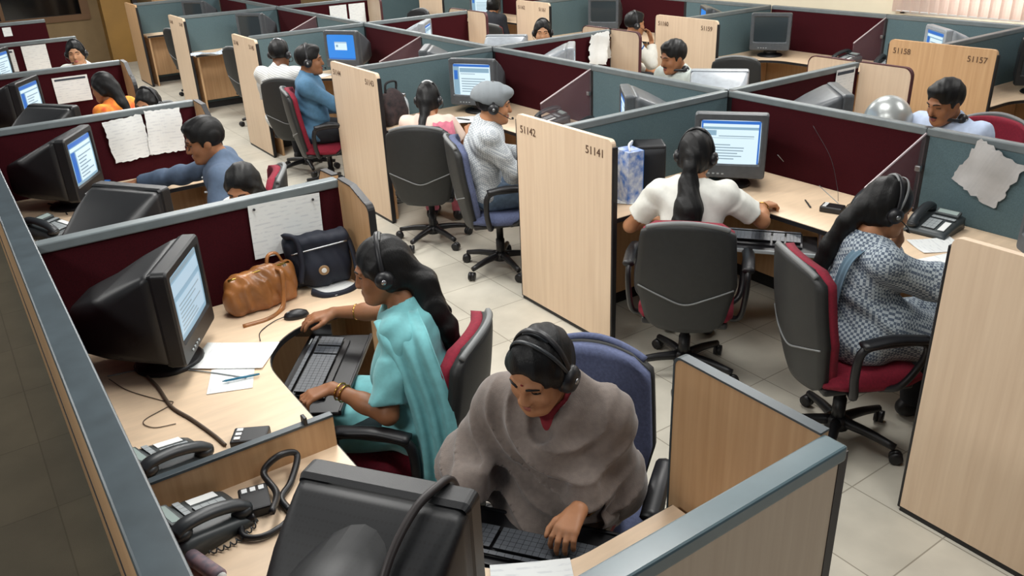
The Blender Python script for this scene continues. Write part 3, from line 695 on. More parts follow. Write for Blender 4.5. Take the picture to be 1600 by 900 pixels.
def _text(m):
    nt = m.node_tree; N = nt.nodes; L = nt.links; b = N['Principled BSDF']; tc = N.new('ShaderNodeTexCoord')
    w = N.new('ShaderNodeTexWave'); w.bands_direction = 'Y'; w.inputs['Scale'].default_value = 16; L.new(tc.outputs['Object'], w.inputs[0])
    r = N.new('ShaderNodeMapRange'); r.inputs[1].default_value = .62; r.inputs[2].default_value = .75; L.new(w.outputs['Fac'], r.inputs[0])
    mp = N.new('ShaderNodeMapping'); mp.inputs['Scale'].default_value = (1, 2.2, 0); L.new(tc.outputs['Object'], mp.inputs[0])
    n = N.new('ShaderNodeTexNoise'); n.inputs['Scale'].default_value = 24; n.inputs['Detail'].default_value = 5; L.new(mp.outputs[0], n.inputs[0])
    r2 = N.new('ShaderNodeMapRange'); r2.inputs[1].default_value = .47; r2.inputs[2].default_value = .58; r2.inputs[4].default_value = .42; L.new(n.outputs['Fac'], r2.inputs[0])
    mu = N.new('ShaderNodeMath'); mu.operation = 'MULTIPLY'; L.new(r.outputs[0], mu.inputs[0]); L.new(r2.outputs[0], mu.inputs[1])
    mx = N.new('ShaderNodeMix'); mx.data_type = 'RGBA'; mx.inputs['A'].default_value = lin((228, 230, 228)); mx.inputs['B'].default_value = lin((188, 191, 196))
    L.new(mu.outputs[0], mx.inputs['Factor']); L.new(mx.outputs['Result'], b.inputs['Base Color'])
_text(M_TEXT)
# ------------------------------------------------------------------ telephones, keyboards, small goods
def keypad(bm, x0, y0, x1, y1, nx, ny, zf, hgt=.004, gap=.0016):
    vs = [[bm.verts.new((x0+(x1-x0)*i/nx, y0+(y1-y0)*j/ny, zf(x0+(x1-x0)*i/nx, y0+(y1-y0)*j/ny))) for i in range(nx+1)] for j in range(ny+1)]
    fs = []
    for j in range(ny):
        for i in range(nx):
            f = bm.faces.new((vs[j][i], vs[j][i+1], vs[j+1][i+1], vs[j+1][i])); f.material_index = 1; fs.append(f)
    bmesh.ops.inset_individual(bm, faces=fs, thickness=gap)
    bmesh.ops.inset_individual(bm, faces=fs, thickness=gap*.4)
    for f in fs:
        f.material_index = 0; bmesh.ops.translate(bm, vec=(0, 0, hgt), verts=f.verts)
def phone(label, loc, rz, group='desk telephones'):
    """user side is local -Y, handset along the left (-X)"""
    t = thing('desk_telephone', label, 'telephone', loc, rz, group)
    zf = lambda x, y: .030+(y+.11)*.21
    b = NB()
    def body(u, v, tt):
        x = (u-.5)*.205; y = -.112+v*.224; z = zf(x, y) if tt else .004
        e = .010*((2*u-1)**6+(2*v-1)**6) if tt else 0
        return (x*(1 if not tt else .97), y, z-e)
    slab(b, body, 12, 10, 0, 1); obj('body', b, M_PHONE, t, True)
    b = NB(); box(b, (0, -.01, .002), (.19, .2, .004)); obj('base_plate', b, M_PHONED, t)
    b = NB(); keypad(b, -.028, -.085, .035, .005, 3, 4, lambda x, y: zf(x, y)+.0008); obj('keypad', b, [M_KEYS, M_PHONED], t)
    b = NB(); keypad(b, -.028, .018, .085, .038, 6, 1, lambda x, y: zf(x, y)+.0008); obj('function_keys', b, [M_KEYS, M_PHONED], t)
    b = NB(); an = math.atan(.21); box(b, (.065, -.04, zf(.065, -.04)+.001), (.030, .085, .002), Euler((an, 0, 0))); obj('label_strip', b, M_PAPER, t)
    b = NB(); box(b, (.028, .075, zf(0, .075)+.006), (.115, .045, .016), Euler((an+.15, 0, 0)), bev=.003); dsp = obj('display_hood', b, M_PHONE, t)
    b = NB(); box(b, (.028, .073, zf(0, .073)+.0148), (.095, .028, .001), Euler((an+.15, 0, 0))); obj('display', b, mat('phone_display_glass', (150, 164, 160), .15), dsp)
    b = NB(); hz = lambda y: zf(0, y)
    tube(b, [(-.068, -.105, hz(-.105)+.012), (-.068, -.07, hz(-.07)+.032), (-.068, 0, hz(0)+.040), (-.068, .07, hz(.07)+.032), (-.068, .105, hz(.105)+.012)], .017, 10, 5, 1.45)
    for y in (-.088, .088): lathe(b, [(.028, -.006), (.030, .004), (.026, .014), (.012, .018)], 14, (-.068, y, hz(y)+.006))
    bmesh.ops.remove_doubles(b, verts=b.verts, dist=.0001); v = None
    obj('handset', b, M_PHONED, t, True)
    b = NB(); pts = [Vector((-.10, -.10, .012))]
    for k in range(60):
        a = k*.9; q = k/59; pts.append(Vector((-.112-.02*math.sin(q*3.1)+.006*math.cos(a), -.10+.15*q, .009+.006*math.sin(a)+.001)))
    tube(b, pts, .0022, 5, 1, sm=False); obj('coiled_cord', b, M_PHONED, t, True)
    return t
def keyboard(label, loc, rz, group='keyboards'):
    "user side is local -Y"
    t = thing('keyboard', label, 'keyboard', loc, rz, group)
    b = NB(); slab(b, lambda u, v, tt: ((u-.5)*.45, (v-.5)*.165, (.012+.012*v-.004*abs(2*v-1)**4) if tt else 0), 10, 8, 0, 1); obj('case', b, M_BLACK, t)
    mk = mat('black_keycaps', (66, 70, 76), .45); mg = mat('key_gap', (10, 10, 11), .6); zf = lambda x, y: .0195+.012*(y+.0825)/.165
    b = NB(); keypad(b, -.215, -.062, .068, .032, 15, 5, zf, .006, .0018); obj('letter_keys', b, [mk, mg], t)
    b = NB(); keypad(b, .078, -.062, .135, .032, 3, 5, zf, .006, .0018); obj('arrow_keys', b, [mk, mg], t)
    b = NB(); keypad(b, .145, -.062, .216, .032, 4, 5, zf, .006, .0018); obj('number_keys', b, [mk, mg], t)
    b = NB(); keypad(b, -.215, .044, .216, .060, 18, 1, zf, .006, .0018); obj('function_keys', b, [mk, mg], t)
    b = NB(); box(b, (.18, .071, .029), (.05, .006, .002)); obj('status_strip', b, M_KEYS, t)
    return t
def mouse(label, loc, rz):
    t = thing('computer_mouse', label, 'mouse', loc, rz)
    b = NB()
    lathe(b, [(.030, 0), (.031, .008), (.027, .022), (.016, .031), (.003, .034)], 18, M=Matrix.Diagonal((1, 1.75, 1))); obj('shell', b, M_BLACK, t, True)
    b = NB(); box(b, (0, .03, .0285), (.006, .016, .006), bev=.002); obj('scroll_wheel', b, M_KEYS, t)
    b = NB(); tube(b, [(0, .05, .012), (-.01, .10, .004), (-.08, .16, .004), (-.16, .17, .004)], .002, 5); obj('cord', b, M_BLACK, t, True)
    return t
def paper(label, loc, rz, w=.21, h=.297, style='text', curl=.008, rot=None, group=None, seed=1, ragged=0, name='paper_sheet', mt=None, cat='paper'):
    """sheet in local XY, top edge +Y"""
    t = thing(name, label, cat, loc, rz, group, rot)
    rd = random.Random(seed)
    zf = lambda u, v: curl*(math.sin(u*2.6+seed)*.5+(2*v-1)**2*.6+(2*u-1)**2*.4)+.001
    if ragged: zf = lambda u, v: curl*(math.sin(u*7+seed)+math.sin(v*6+seed*2)*.8+1.9)*.6+.001
    N_ = 14; jit = [[(rd.uniform(-1, 1)*ragged, rd.uniform(-1, 1)*ragged) for i in range(N_+1)] for j in range(N_+1)]
    def fn(u, v, tt):
        i, j = int(round(u*N_)), int(round(v*N_)); e = jit[j][i] if (i in (0, N_) or j in (0, N_)) else (0, 0)
        return ((u-.5)*w+e[0], (v-.5)*h+e[1], zf(u, v)+tt)
    b = NB(); slab(b, fn, N_, N_, 0, .0006); obj('sheet', b, mt or (M_PAPER if style == 'blank' else M_TEXT), t)
    if style == 'notice':
        b = NB(); n = 8; vs = [[b.verts.new(((.06+.88*i/n-.5)*w, (vv-.5)*h, zf(.06+.88*i/n, vv)+.0012)) for i in range(n+1)] for vv in (.86, .94)]
        for i in range(n): b.faces.new((vs[0][i], vs[0][i+1], vs[1][i+1], vs[1][i]))
        obj('title_band', b, M_INKB, t)
    return t
def pinned(label, p, normal, w, h, style, roll=0, curl=.01, group=None, seed=1, ragged=0, pins=(), mt=None):
    """sheet hung on a wall: p centre, normal (nx, ny) horizontal direction it faces"""
    n = Vector((normal[0], normal[1], 0)).normalized(); up = Vector((0, 0, 1)); x = up.cross(n)
    M = Matrix((x, up, n)).transposed() @ Matrix.Rotation(roll, 3, 'Z')
    t = paper(label, p, 0, w, h, style, curl, M.to_euler(), group, seed, ragged, mt=mt)
    for px, py in pins:
        b = NB(); lathe(b, [(.004, .0), (.006, .004), (.0045, .010)], 10, (px, py, .006)); obj('pin', b, M_BLACK, t, True)
    return t
def cable(label, pts, r=.003, m=None, name='cable', cat='cable', seg=6):
    b = NB(); tube(b, pts, r, seg, 8); o = obj(name, b, m or M_BLACK, None, True); return tag(o, label, cat)
# ------------------------------------------------------------------ people
SKINS = {'brown': (142, 96, 66), 'tan': (168, 118, 84), 'deep': (112, 74, 50), 'fair': (190, 142, 108)}
for k, c in SKINS.items(): mat('skin_'+k, c, .5, var=.05, scale=14, sub=.08, spec=.35)
M_HAIR = mat('black_hair', (11, 10, 10), .5, bump=.3, bscale=40, stretch=(6, 6, .8), spec=.3)
M_HAIRB = mat('dark_brown_hair', (34, 25, 21), .4, bump=.5, bscale=40, stretch=(6, 6, .8), spec=.5)
M_EYE = mat('eye_white', (214, 206, 196), .2); M_IRIS = mat('dark_iris', (20, 12, 9), .15)
M_LIP = {'brown': mat('lips_brown', (124, 66, 58), .4), 'tan': mat('lips_tan', (150, 84, 72), .4), 'deep': mat('lips_deep', (100, 56, 48), .4), 'fair': mat('lips_fair', (170, 98, 88), .4)}
def V(*a): return Vector(a)
def ik(s, w, l1, l2, pole):
    d = w-s; L = d.length; l = min(L, (l1+l2)*.995); k = max(1, L/((l1+l2)*.995)); l1 *= k; l2 *= k
    u = d.normalized(); a = (l1*l1-l2*l2+L*L)/(2*L); h = math.sqrt(max(0, l1*l1-a*a))
    p = (pole-u*pole.dot(u)).normalized(); return s+u*a+p*h
class Person: pass
def rig(loc, rz, S, fem, lean, hump, yaw, pitch, roll, hr, hl, seat, side):
    P = Person(); P.S = S; P.fem = fem
    P.W = Matrix.Translation(loc) @ Matrix.Rotation(rz, 4, 'Z'); Wi = P.W.inverted()
    P.hip = V(0, 0, seat+.09)
    R1 = Matrix.Rotation(math.radians(side), 3, 'Y') @ Matrix.Rotation(-math.radians(lean), 3, 'X'); R2 = Matrix.Rotation(math.radians(side), 3, 'Y') @ Matrix.Rotation(-math.radians(lean+hump), 3, 'X')
    P.R1, P.R2 = R1, R2; P.waist = P.hip+R1 @ V(0, 0, .20*S)
    P.pt = lambda h, x=0, y=0: (P.hip+R1 @ V(x, y, h*S)) if h <= .2 else (P.waist+R2 @ V(x, y, (h-.2)*S))
    P.nb = P.pt(.465); nt = P.nb+R2 @ V(0, .012, .055*S)
    P.Mh = (Matrix.Rotation(math.radians(side*.3), 3, 'Y') @ Matrix.Rotation(math.radians(yaw), 3, 'Z') @ Matrix.Rotation(-math.radians(pitch), 3, 'X') @ Matrix.Rotation(math.radians(roll), 3, 'Y'))
    P.hc = nt-P.Mh @ V(0, -.022, -.082); P.nt = nt
    P.h = lambda x, y, z: P.hc+P.Mh @ (V(x, y, z)*P.hs)
    P.hs = .97 if fem else 1.03
    sw = (.158 if fem else .188)
    P.sh = {1: P.pt(.415, sw), -1: P.pt(.415, -sw)}
    P.wr, P.el, P.hf, P.hn, P.pose = {}, {}, {}, {}, {}
    for sg, hd in ((1, hr), (-1, hl)):
        if hd is None: hd = {}
        w = Wi @ Vector(hd['p']) if 'p' in hd else V(sg*.12, .34, seat+.17)
        f = (Wi.to_3x3() @ Vector(hd['f'])).normalized() if 'f' in hd else V(-sg*.35, .9, -.1).normalized()
        n = (Wi.to_3x3() @ Vector(hd['n'])).normalized() if 'n' in hd else V(0, 0, -1)
        n = (n-f*n.dot(f)).normalized()
        pole = Vector(hd['pole']) if 'pole' in hd else V(sg*.45, -.55, -.8)
        P.wr[sg] = w; P.hf[sg] = f; P.hn[sg] = n; P.pose[sg] = hd.get('pose', 'rest')
        P.el[sg] = ik(P.sh[sg], w, .275*S, .245*S, pole)
    P.kn = {s: V(s*.10, .43, seat+.085) for s in (1, -1)}; P.an = {s: V(s*.11, .42, .085) for s in (1, -1)}
    return P
def torso(v, P, g=0.0, k=.05):
    f = P.fem; S = P.S
    v.ell(P.pt(.0, 0, -.01), (.165+g, .125+g, .105+g), P.R1, k)
    v.ell(P.pt(.17), ((.128 if f else .150)+g, (.095 if f else .110)+g, .14+g), P.R1, k)
    v.ell(P.pt(.32, 0, .0), ((.140 if f else .168)+g, (.100 if f else .115)+g, .135+g), P.R2, k)
    if f:
        for s in (1, -1): v.ell(P.pt(.30, s*.065, .075), (.058+g*.6, .055+g*.6, .058+g*.6), P.R2, .04)
    for s in (1, -1):
        v.cap(P.pt(.40), P.sh[s], .068+g, (.046 if f else .056)+g, k)
        v.cap(P.pt(.42, s*.05, -.015), P.pt(.485, s*.015, -.008), .048+g*.5, .046+g*.4, .03)
def arm(v, P, s, g=0.0, t0=0, t1=2.0, k=.02, flat=False, flare=0):
    f = P.fem; r = (.041, .034, .036, .0225) if f else (.050, .040, .041, .026)
    S_, E_, W_ = P.sh[s], P.el[s], P.wr[s]
    a = min(t1, 1); e = S_.lerp(E_, a); re = r[0]+(r[1]-r[0])*a
    if t1 <= 1:
        v.cap(S_, S_.lerp(E_, a*.55), r[0]+g, r[0]+(r[1]-r[0])*a*.55+g, k)
        v.cyl(S_.lerp(E_, a*.4), e, r[0]+(r[1]-r[0])*a*.4+g, re+g+flare, k)
        return
    v.cap(S_, E_, r[0]+g, r[1]+g, k); b = t1-1
    if flat:
        v.cap(E_, E_.lerp(W_, b*.5), r[2]+g, r[2]+(r[3]-r[2])*b*.5+g, k); v.cyl(E_.lerp(W_, b*.4), E_.lerp(W_, b), r[2]+(r[3]-r[2])*b*.4+g, r[2]+(r[3]-r[2])*b+g+flare, k)
    else:
        v.cap(E_, E_.lerp(W_, min(b, .45)), r[2]+g, r[2]*.96+g, k); v.cap(E_.lerp(W_, .4), E_.lerp(W_, min(b, 1)), r[2]*.95+g, r[3]+g, k)
def hand(v, P, s):
    w, f, n = P.wr[s], P.hf[s], P.hn[s]; t = n.cross(f)*(-s if True else s); t = t.normalized()
    z = (1.0 if P.fem else 1.08)*.98
    curl = {'type': (18, 38, 34), 'mouse': (10, 26, 22), 'rest': (14, 22, 18), 'grip': (40, 60, 45)}[P.pose[s]]
    off = (.0285, .0098, -.0092, -.0265); ln = (.070, .078, .072, .056); sp = (.13, .03, -.07, -.18)
    for i in range(4):
        kn = w+(f*(.086-.004*abs(i-1.2))+t*off[i]*1.0-n*.004)*z
        v.cap(w+t*off[i]*.45*z, kn, .0145*z, .0108*z, .012)
        d = (f+t*sp[i]).normalized(); p = kn; rr = .0092*z
        for j, (fr, c) in enumerate(zip((.45, .31, .24), curl)):
            ax = d.cross(n).normalized(); d = (Matrix.Rotation(math.radians(c), 3, ax) @ d)
            q = p+d*ln[i]*fr*z; r2 = rr*(.93 if j < 2 else .82); v.cap(p, q, rr, r2, .003 if j else .006); p = q; rr = r2
    b = w+(f*.022+t*.020+n*.004)*z; m = b+(f*.034+t*.028+n*.006)*z; e = m+(f*.028+t*.008+n*.006)*z; x = e+(f*.022-t*.001+n*.004)*z
    v.cap(w+f*.012*z, b, .015*z, .0145*z, .012); v.cap(b, m, .0145*z, .0112*z, .010); v.cap(m, e, .0112*z, .0098*z, .003); v.cap(e, x, .0098*z, .0078*z, .003)
def head(v, P, fine):
    h, M, z = P.h, P.Mh, P.hs; f = P.fem
    v.cap(P.pt(.44, 0, -.012), h(0, -.022, -.055), .050 if f else .060, .046 if f else .055, .025)
    v.ell(h(0, -.012, .032), V(.074, .094, .088)*z, M, .02)
    v.ell(h(0, .022, -.030), V(.060, .068, .082)*z, M, .03)
    v.ell(h(0, .050, -.082), V(.036 if f else .042, .036, .032)*z, M, .035)
    v.cap(h(0, .078, -.098), h(0, .080, -.100), .017*z, k=.025)
    for s in (1, -1):
        v.cap(h(s*.052, .0, -.045), h(s*.030, .060, -.092), .020*z, .018*z, .03)
        v.ell(h(s*.037, .060, -.034), V(.026, .022, .024)*z, M, .025)
        v.ell(h(s*.075, -.008, -.012), V(.010, .021, .030)*z, M, .008)
        if fine: v.ell(h(s*.031, .090, .002), V(.019, .013, .013)*z, M, .014, 's')
        v.cap(h(s*.012, .088, .022), h(s*.046, .074, .022), .009*z, .007*z, .014)
    v.cap(h(0, .088, .008), h(0, .104 if f else .106, -.032), .007*z if f else .008*z, (.0108 if f else .0125)*z, .016)
    if fine:
        for s in (1, -1):
            v.ell(h(s*.0125, .099, -.036), V(.009, .010, .0075)*z, M, .008)
            v.ell(h(s*.031, .0690, .0092), V(.0155, .0142, .0085)*z, M, .004)
            v.ell(h(s*.031, .0680, -.0100), V(.0145, .0125, .0065)*z, M, .004)
        v.cap(h(-.016, .089, -.0615), h(.016, .089, -.0615), .0068*z, k=.008); v.cap(h(-.012, .088, -.072), h(.012, .088, -.072), .0075*z, k=.008)
        v.cap(h(-.015, .099, -.0665), h(.015, .099, -.0665), .0028*z, k=.004, op='s')
def person(label, loc, rz, S=1.0, fem=True, lean=8, hump=6, yaw=0, pitch=10, roll=0, hr=None, hl=None, seat=.465, side=0, res=.009, skin='brown', tops=(), legs=None, hair='short', hair_m=None, headset=None, cap=None, face=True, extra=None, shoes=True, group='people at the desks', cat='person', glasses=False, beard=False, mous=False):
    P = rig(Vector(loc), rz, S, fem, lean, hump, yaw, pitch, roll, hr, hl, seat, side); fine = res <= .0066
    t = thing('person', label, cat, loc, rz, group); P.root = t; P.label = label
    pts = [P.hip, P.hc, P.nb]+[d[s] for d in (P.sh, P.el, P.wr, P.kn, P.an) for s in (1, -1)]+[P.wr[s]+P.hf[s]*.2 for s in (1, -1)]+[P.an[s]+V(0, .2, -.07) for s in (1, -1)]
    lo = [min(p[i] for p in pts)-.20 for i in range(3)]; hi = [max(p[i] for p in pts)+.20 for i in range(3)]; lo[2] = -.03
    v = Vol(lo, hi, res); torso(v, P, -.004)
    for s in (1, -1):
        arm(v, P, s); hand(v, P, s)
        hp = P.pt(0, s*.085, .02)
        v.cap(hp, P.kn[s], .082, .055, .03); v.cap(P.kn[s], P.an[s], .054, .036, .02); v.cap(P.an[s]+V(0, -.02, -.035), P.an[s]+V(0, .13, -.052), .033, .027, .02)
    head(v, P, fine)
    sobj('body', v, MATS['skin_'+skin], t)
    clo, chi = [a-.06 for a in lo], [a+.06 for a in hi]; clo[2] = -.03
    # clothing
    for tp in tops:
        g = tp.get('g', .014); c = Vol(clo, chi, tp.get('res', max(res, .0085))); torso(c, P, g, .06)
        if tp.get('sleeve', 2) > 0:
            for s in (1, -1): arm(c, P, s, g*.9, t1=tp.get('sleeve', 1.9), k=.04, flat=True, flare=tp.get('flare', .006))
        if tp.get('skirt'):
            for s in (1, -1):
                c.cap(P.pt(0, s*.07, .0), P.kn[s]*tp['skirt']+P.pt(0, s*.07)*(1-tp['skirt']), .105, .088, .06)
        if 'fn' in tp: tp['fn'](c, P)
        if 'fn2' in tp: c.disp(tp['fn2'](P))
        am, fr, dv, sd = tp.get('fold', (.004, 34, (1, .3, .5), 1)); c.disp(folds(am, fr, dv, sd))
        nr = tp.get('neck', .056 if not fem else .066)
        if nr: c.cap(P.pt(.475, 0, .012), P.pt(.70, 0, .03), nr, nr, .012, 's')
        if tp.get('vneck'): c.cap(P.pt(.44, 0, .13), P.pt(.52, 0, .08), .035, .05, .01, 's')
        if tp.get('collar'):
            n = 12
            ring = [P.pt(.474, .058*math.sin(2*math.pi*k/n), .012+.058*math.cos(2*math.pi*k/n)) for k in range(n+1)]
            for k in range(n):
                if k not in (0, n-1) or True: c.cap(ring[k]+V(0, 0, .012 if k in (0, n) else .02), ring[k+1]+V(0, 0, .02), .0095, k=.01)
            for s in (1, -1): c.cap(P.pt(.47, s*.02, .08), P.pt(.43, s*.055, .108), .010, .006, .008)
        if tp.get('skirt') is None:
            hz = P.hip.z-.09; hy = .19
            c.cut(lambda X, Y, Z: np.minimum(Y-hy, .2)+0*X+0*Z if False else np.where(Y > hy-.05, (hz+.13-Z), (hz-Z))+0*X)
        o = sobj(tp.get('name', 'shirt'), c, tp['m'], t, smooth=tp.get('smooth', 1))
        if tp.get('buttons'):
            for k in range(4):
                q = P.pt(.40-.085*k, 0, .115+.018*(k == 1)+g); b = NB(); lathe(b, [(.006, -.02), (.006, .002), (.002, .003)], 8, q, Matrix.Rotation(-math.pi/2, 3, 'X')); obj('button', b, tp['buttons'], o)
    if legs:
        c = Vol([clo[0], clo[1], -.02], [chi[0], chi[1], P.hip.z+.2], .010); c.ell(P.pt(.0, 0, -.01), (.172, .132, .11), P.R1, .04)
        for s in (1, -1):
            c.cap(P.pt(0, s*.085, .02), P.kn[s], .095, .070, .04); c.cap(P.kn[s], P.an[s]+V(0, 0, .06), .068, .056, .03); c.cyl(P.an[s]+V(0, 0, .10), P.an[s]+V(0, 0, -.01), .055, .058, .02)
        c.disp(folds(.004, 30, (.3, .6, 1), 4)); sobj('trousers', c, legs, t)
    if shoes:
        for s in (1, -1):
            c = Vol([P.an[s].x-.1, P.an[s].y-.14, -.01], [P.an[s].x+.1, P.an[s].y+.3, .16], .009)
            c.cap(P.an[s]+V(0, -.03, -.036), P.an[s]+V(0, .14, -.044), .044, .038, .03); c.cap(P.an[s]+V(0, 0, -.01), P.an[s]+V(0, 0, .0), .046, k=.02)
            c.cut(lambda X, Y, Z: .004-Z+0*X+0*Y); sobj('shoe', c, M_BLACK, t)
    # hair
    if hair:
        hm = hair_m or M_HAIR; q = Vol([P.hc.x-.35, P.hc.y-.42, P.hc.z-.65], [P.hc.x+.35, P.hc.y+.3, P.hc.z+.2], max(.006, res*.9)); z = P.hs
        big = .010 if hair == 'short' else .006
        q.ell(P.h(0, -.016, .034), V(.078+big, .098+big, .092+big)*z, P.Mh, .02)
        if hair == 'short':
            q.ell(P.h(0, .045, .094), V(.052, .042, .026)*z, P.Mh, .03)
            q.rbox(P.h(0, 0, -.125), V(.2, .2, .085), .01, P.Mh, .02, 's'); q.rbox(P.h(0, .10, -.06), V(.2, .075, .08), .01, P.Mh, .01, 's')
        else:
            q.ell(P.h(0, -.045, -.02), V(.074, .072, .085)*z, P.Mh, .03)
            for s in (1, -1): q.cap(P.h(s*.066, .025, .03), P.h(s*.07, -.02, -.045), .022, .024, .02)
        q.ell(P.h(0, .112, -.022), V(.070, .072, .094)*z, P.Mh, .012, 's')
        for pth in (extra or []):
            if callable(pth): pth = pth(P)
            for (a, ra), (b, rb) in zip(pth[:-1], pth[1:]): q.cap(a, b, ra, rb, .02)
        q.disp(folds(.0018, 130, (1, .7, .1), 2))
        if hair != 'short': q.cap(P.h(-.001, .10, .122), P.h(.001, .0, .140), .004, .003, .01, 's')
        sobj('hair', q, hm, t, smooth=2)
    if beard:
        q = Vol([P.hc.x-.2, P.hc.y-.2, P.hc.z-.25], [P.hc.x+.2, P.hc.y+.25, P.hc.z+.1], .006)
        for s in (1, -1): q.cap(P.h(s*.052, .016, -.06), P.h(s*.034, .058, -.098), .0215, .022, .02)
        q.ell(P.h(0, .055, -.092), V(.040, .040, .030), P.Mh, .02); q.ell(P.h(0, .10, -.063), V(.024, .02, .012), P.Mh, .004, 's'); q.rbox(P.h(0, .06, .04), V(.1, .1, .075), .01, P.Mh, .005, 's')
        q.cap(P.h(-.02, .092, -.05), P.h(.02, .092, -.05), .006, .006, .005)
        sobj('beard', q, M_HAIR, t)
    if face:
        for s in (1, -1):
            c = P.h(s*.031, .0668, .0005); b = NB(); R_ = P.Mh @ Matrix.Rotation(-math.pi/2, 3, 'X')
            prof = [(.0124*math.sin(a), -.0124*math.cos(a)) for a in [math.pi*k/14 for k in range(1, 14)]]
            lathe(b, prof, 14, c, R_)
            for fc in b.faces:
                d = (P.Mh.transposed() @ (fc.calc_center_median()-c)); fc.material_index = 1 if d.y > .0108 else 0
            obj('eye', b, [M_EYE, M_IRIS], t, True)
            b = NB(); tube(b, [P.h(s*.017, .0795, .0012), P.h(s*.031, .0842, .0022), P.h(s*.0455, .0735, .0015)], .0017, 6, 4); obj('eyelashes', b, M_HAIR, t, True)
            b = NB(); tube(b, [P.h(s*.014, .094, .0235), P.h(s*.031, .0915, .029), P.h(s*.048, .0785, .0235)], lambda q: .0040-.0016*q, 6, 4); obj('eyebrow', b, M_HAIR, t, True)
        b = NB(); ring = []
        for k in range(9):
            u = -1+k/4; hh = .0115*(1-u*u)**.6+.001
            ring.append([P.h(u*.023, .0970-.013*u*u+.0035*math.cos(a), -.0665+hh*math.sin(a)) for a in [2*math.pi*j/8 for j in range(8)]])
        loft(b, ring); obj('lips', b, M_LIP[skin], t, True)
        if mous:
            b = NB(); tube(b, [P.h(-.026, .088, -.056), P.h(0, .1015, -.047), P.h(.026, .088, -.056)], .0036, 6, 4); obj('moustache', b, M_HAIR, t, True)
    if cap:
        q = Vol([P.hc.x-.2, P.hc.y-.22, P.hc.z-.1], [P.hc.x+.2, P.hc.y+.25, P.hc.z+.2], .006)
        q.ell(P.h(0, -.026, .048), V(.100, .130, .098), P.Mh, .02); q.ell(P.h(0, .055, .085), V(.07, .06, .038), P.Mh, .03)
        q.rbox(P.h(0, 0, -.065), V(.25, .25, .07), .01, P.Mh @ Matrix.Rotation(math.radians(-8), 3, 'X'), .012, 's')
        q.ell(P.h(0, .10, .0), V(.075, .085, .055), P.Mh, .01, 's')
        q.disp(folds(.002, 60, (.4, 1, .3), 3)); sobj('cap', q, cap, t)
    if glasses:
        b = NB()
        for s in (1, -1): tube(b, [P.h(s*(.031+.021*math.cos(a)), .101-.012*abs(math.cos(a)) , .0+.016*math.sin(a)) for a in [2*math.pi*k/12 for k in range(13)]], .0016, 5, 1)
        obj('glasses_rims', b, M_BLACK, t, True); b = NB()
        tube(b, [P.h(-.010, .104, .002), P.h(.010, .104, .002)], .0016, 5, 1, sm=False); obj('glasses_bridge', b, M_BLACK, t)
    if headset: make_headset(P, **headset)
    return P
def make_headset(P, label='black headset', ear=1, two=False, cr=1.0, m=None, trim=None, r=.100, mic=True, group='telephone headsets', neck=False):
    m = m or M_BLACK; trim = trim or M_BLACK
    M4 = P.W @ (Matrix.Translation(P.hc) @ P.Mh.to_4x4() @ Matrix.Scale(P.hs, 4))
    if neck: M4 = P.W @ (Matrix.Translation(P.nb+P.R2 @ V(0, .02, .02)) @ (P.R2 @ Matrix.Rotation(math.radians(-78), 3, 'X')).to_4x4())
    t = thing('headset', label, 'headset', (0, 0, 0), 0, group); t.matrix_world = M4
    ex = .094 if not neck else .088
    def bandpts(y0, zt): return [(math.cos(a)*ex, -.01+y0*math.sin(a), -.008+math.sin(a)*zt) for a in [math.pi*k/14 for k in range(15)]]
    zt = .148 if not neck else .10
    b = NB(); tube(b, bandpts(-.012, zt), .0042, 8, 3, 2.3); obj('headband', b, m, t, True)
    if two:
        b = NB(); tube(b, bandpts(.030, zt-.006), .0034, 8, 3, 1.8); obj('headband', b, trim, t, True)
    b = NB(); tube(b, bandpts(-.012, zt-.004)[5:10], .0062, 8, 3, 2.2); obj('band_pad', b, trim, t, True)
    for s in (1, -1):
        Mx = Matrix.Rotation(s*math.pi/2, 3, 'Y')
        b = NB(); lathe(b, [(.030*cr, -.012), (.035*cr, -.006), (.034*cr, .006), (.026*cr, .018), (.012, .022)], 18, (s*(ex-.004), -.01, -.012), Mx); cup = obj('ear_cup', b, m, t, True)
        b = NB(); lathe(b, [(.020, -.020), (.035*cr, -.016), (.035*cr, -.008), (.028*cr, -.005)], 18, (s*(ex-.004), -.01, -.012), Mx); obj('ear_cushion', b, M_BLKF, cup, True)
        b = NB(); lathe(b, [(.010, .020), (.009, .0245), (.003, .025)], 12, (s*(ex-.004), -.01, -.012), Mx); obj('cup_badge', b, M_METAL, cup, True)
    if mic:
        b = NB(); tube(b, [(ear*(ex+.008), .01, -.02), (ear*(ex+.004), .06, -.045), (ear*.065, .105, -.07), (ear*.03, .122, -.072)], .0026, 6, 5); mb = obj('mic_boom', b, m, t, True)
        b = NB(); lathe(b, [(.004, -.008), (.0075, -.003), (.0075, .006), (.003, .010)], 10, (ear*.026, .122, -.072), Matrix.Rotation(math.pi/2, 3, 'Y')); obj('mic_foam', b, M_BLKF, mb, True)
    return t
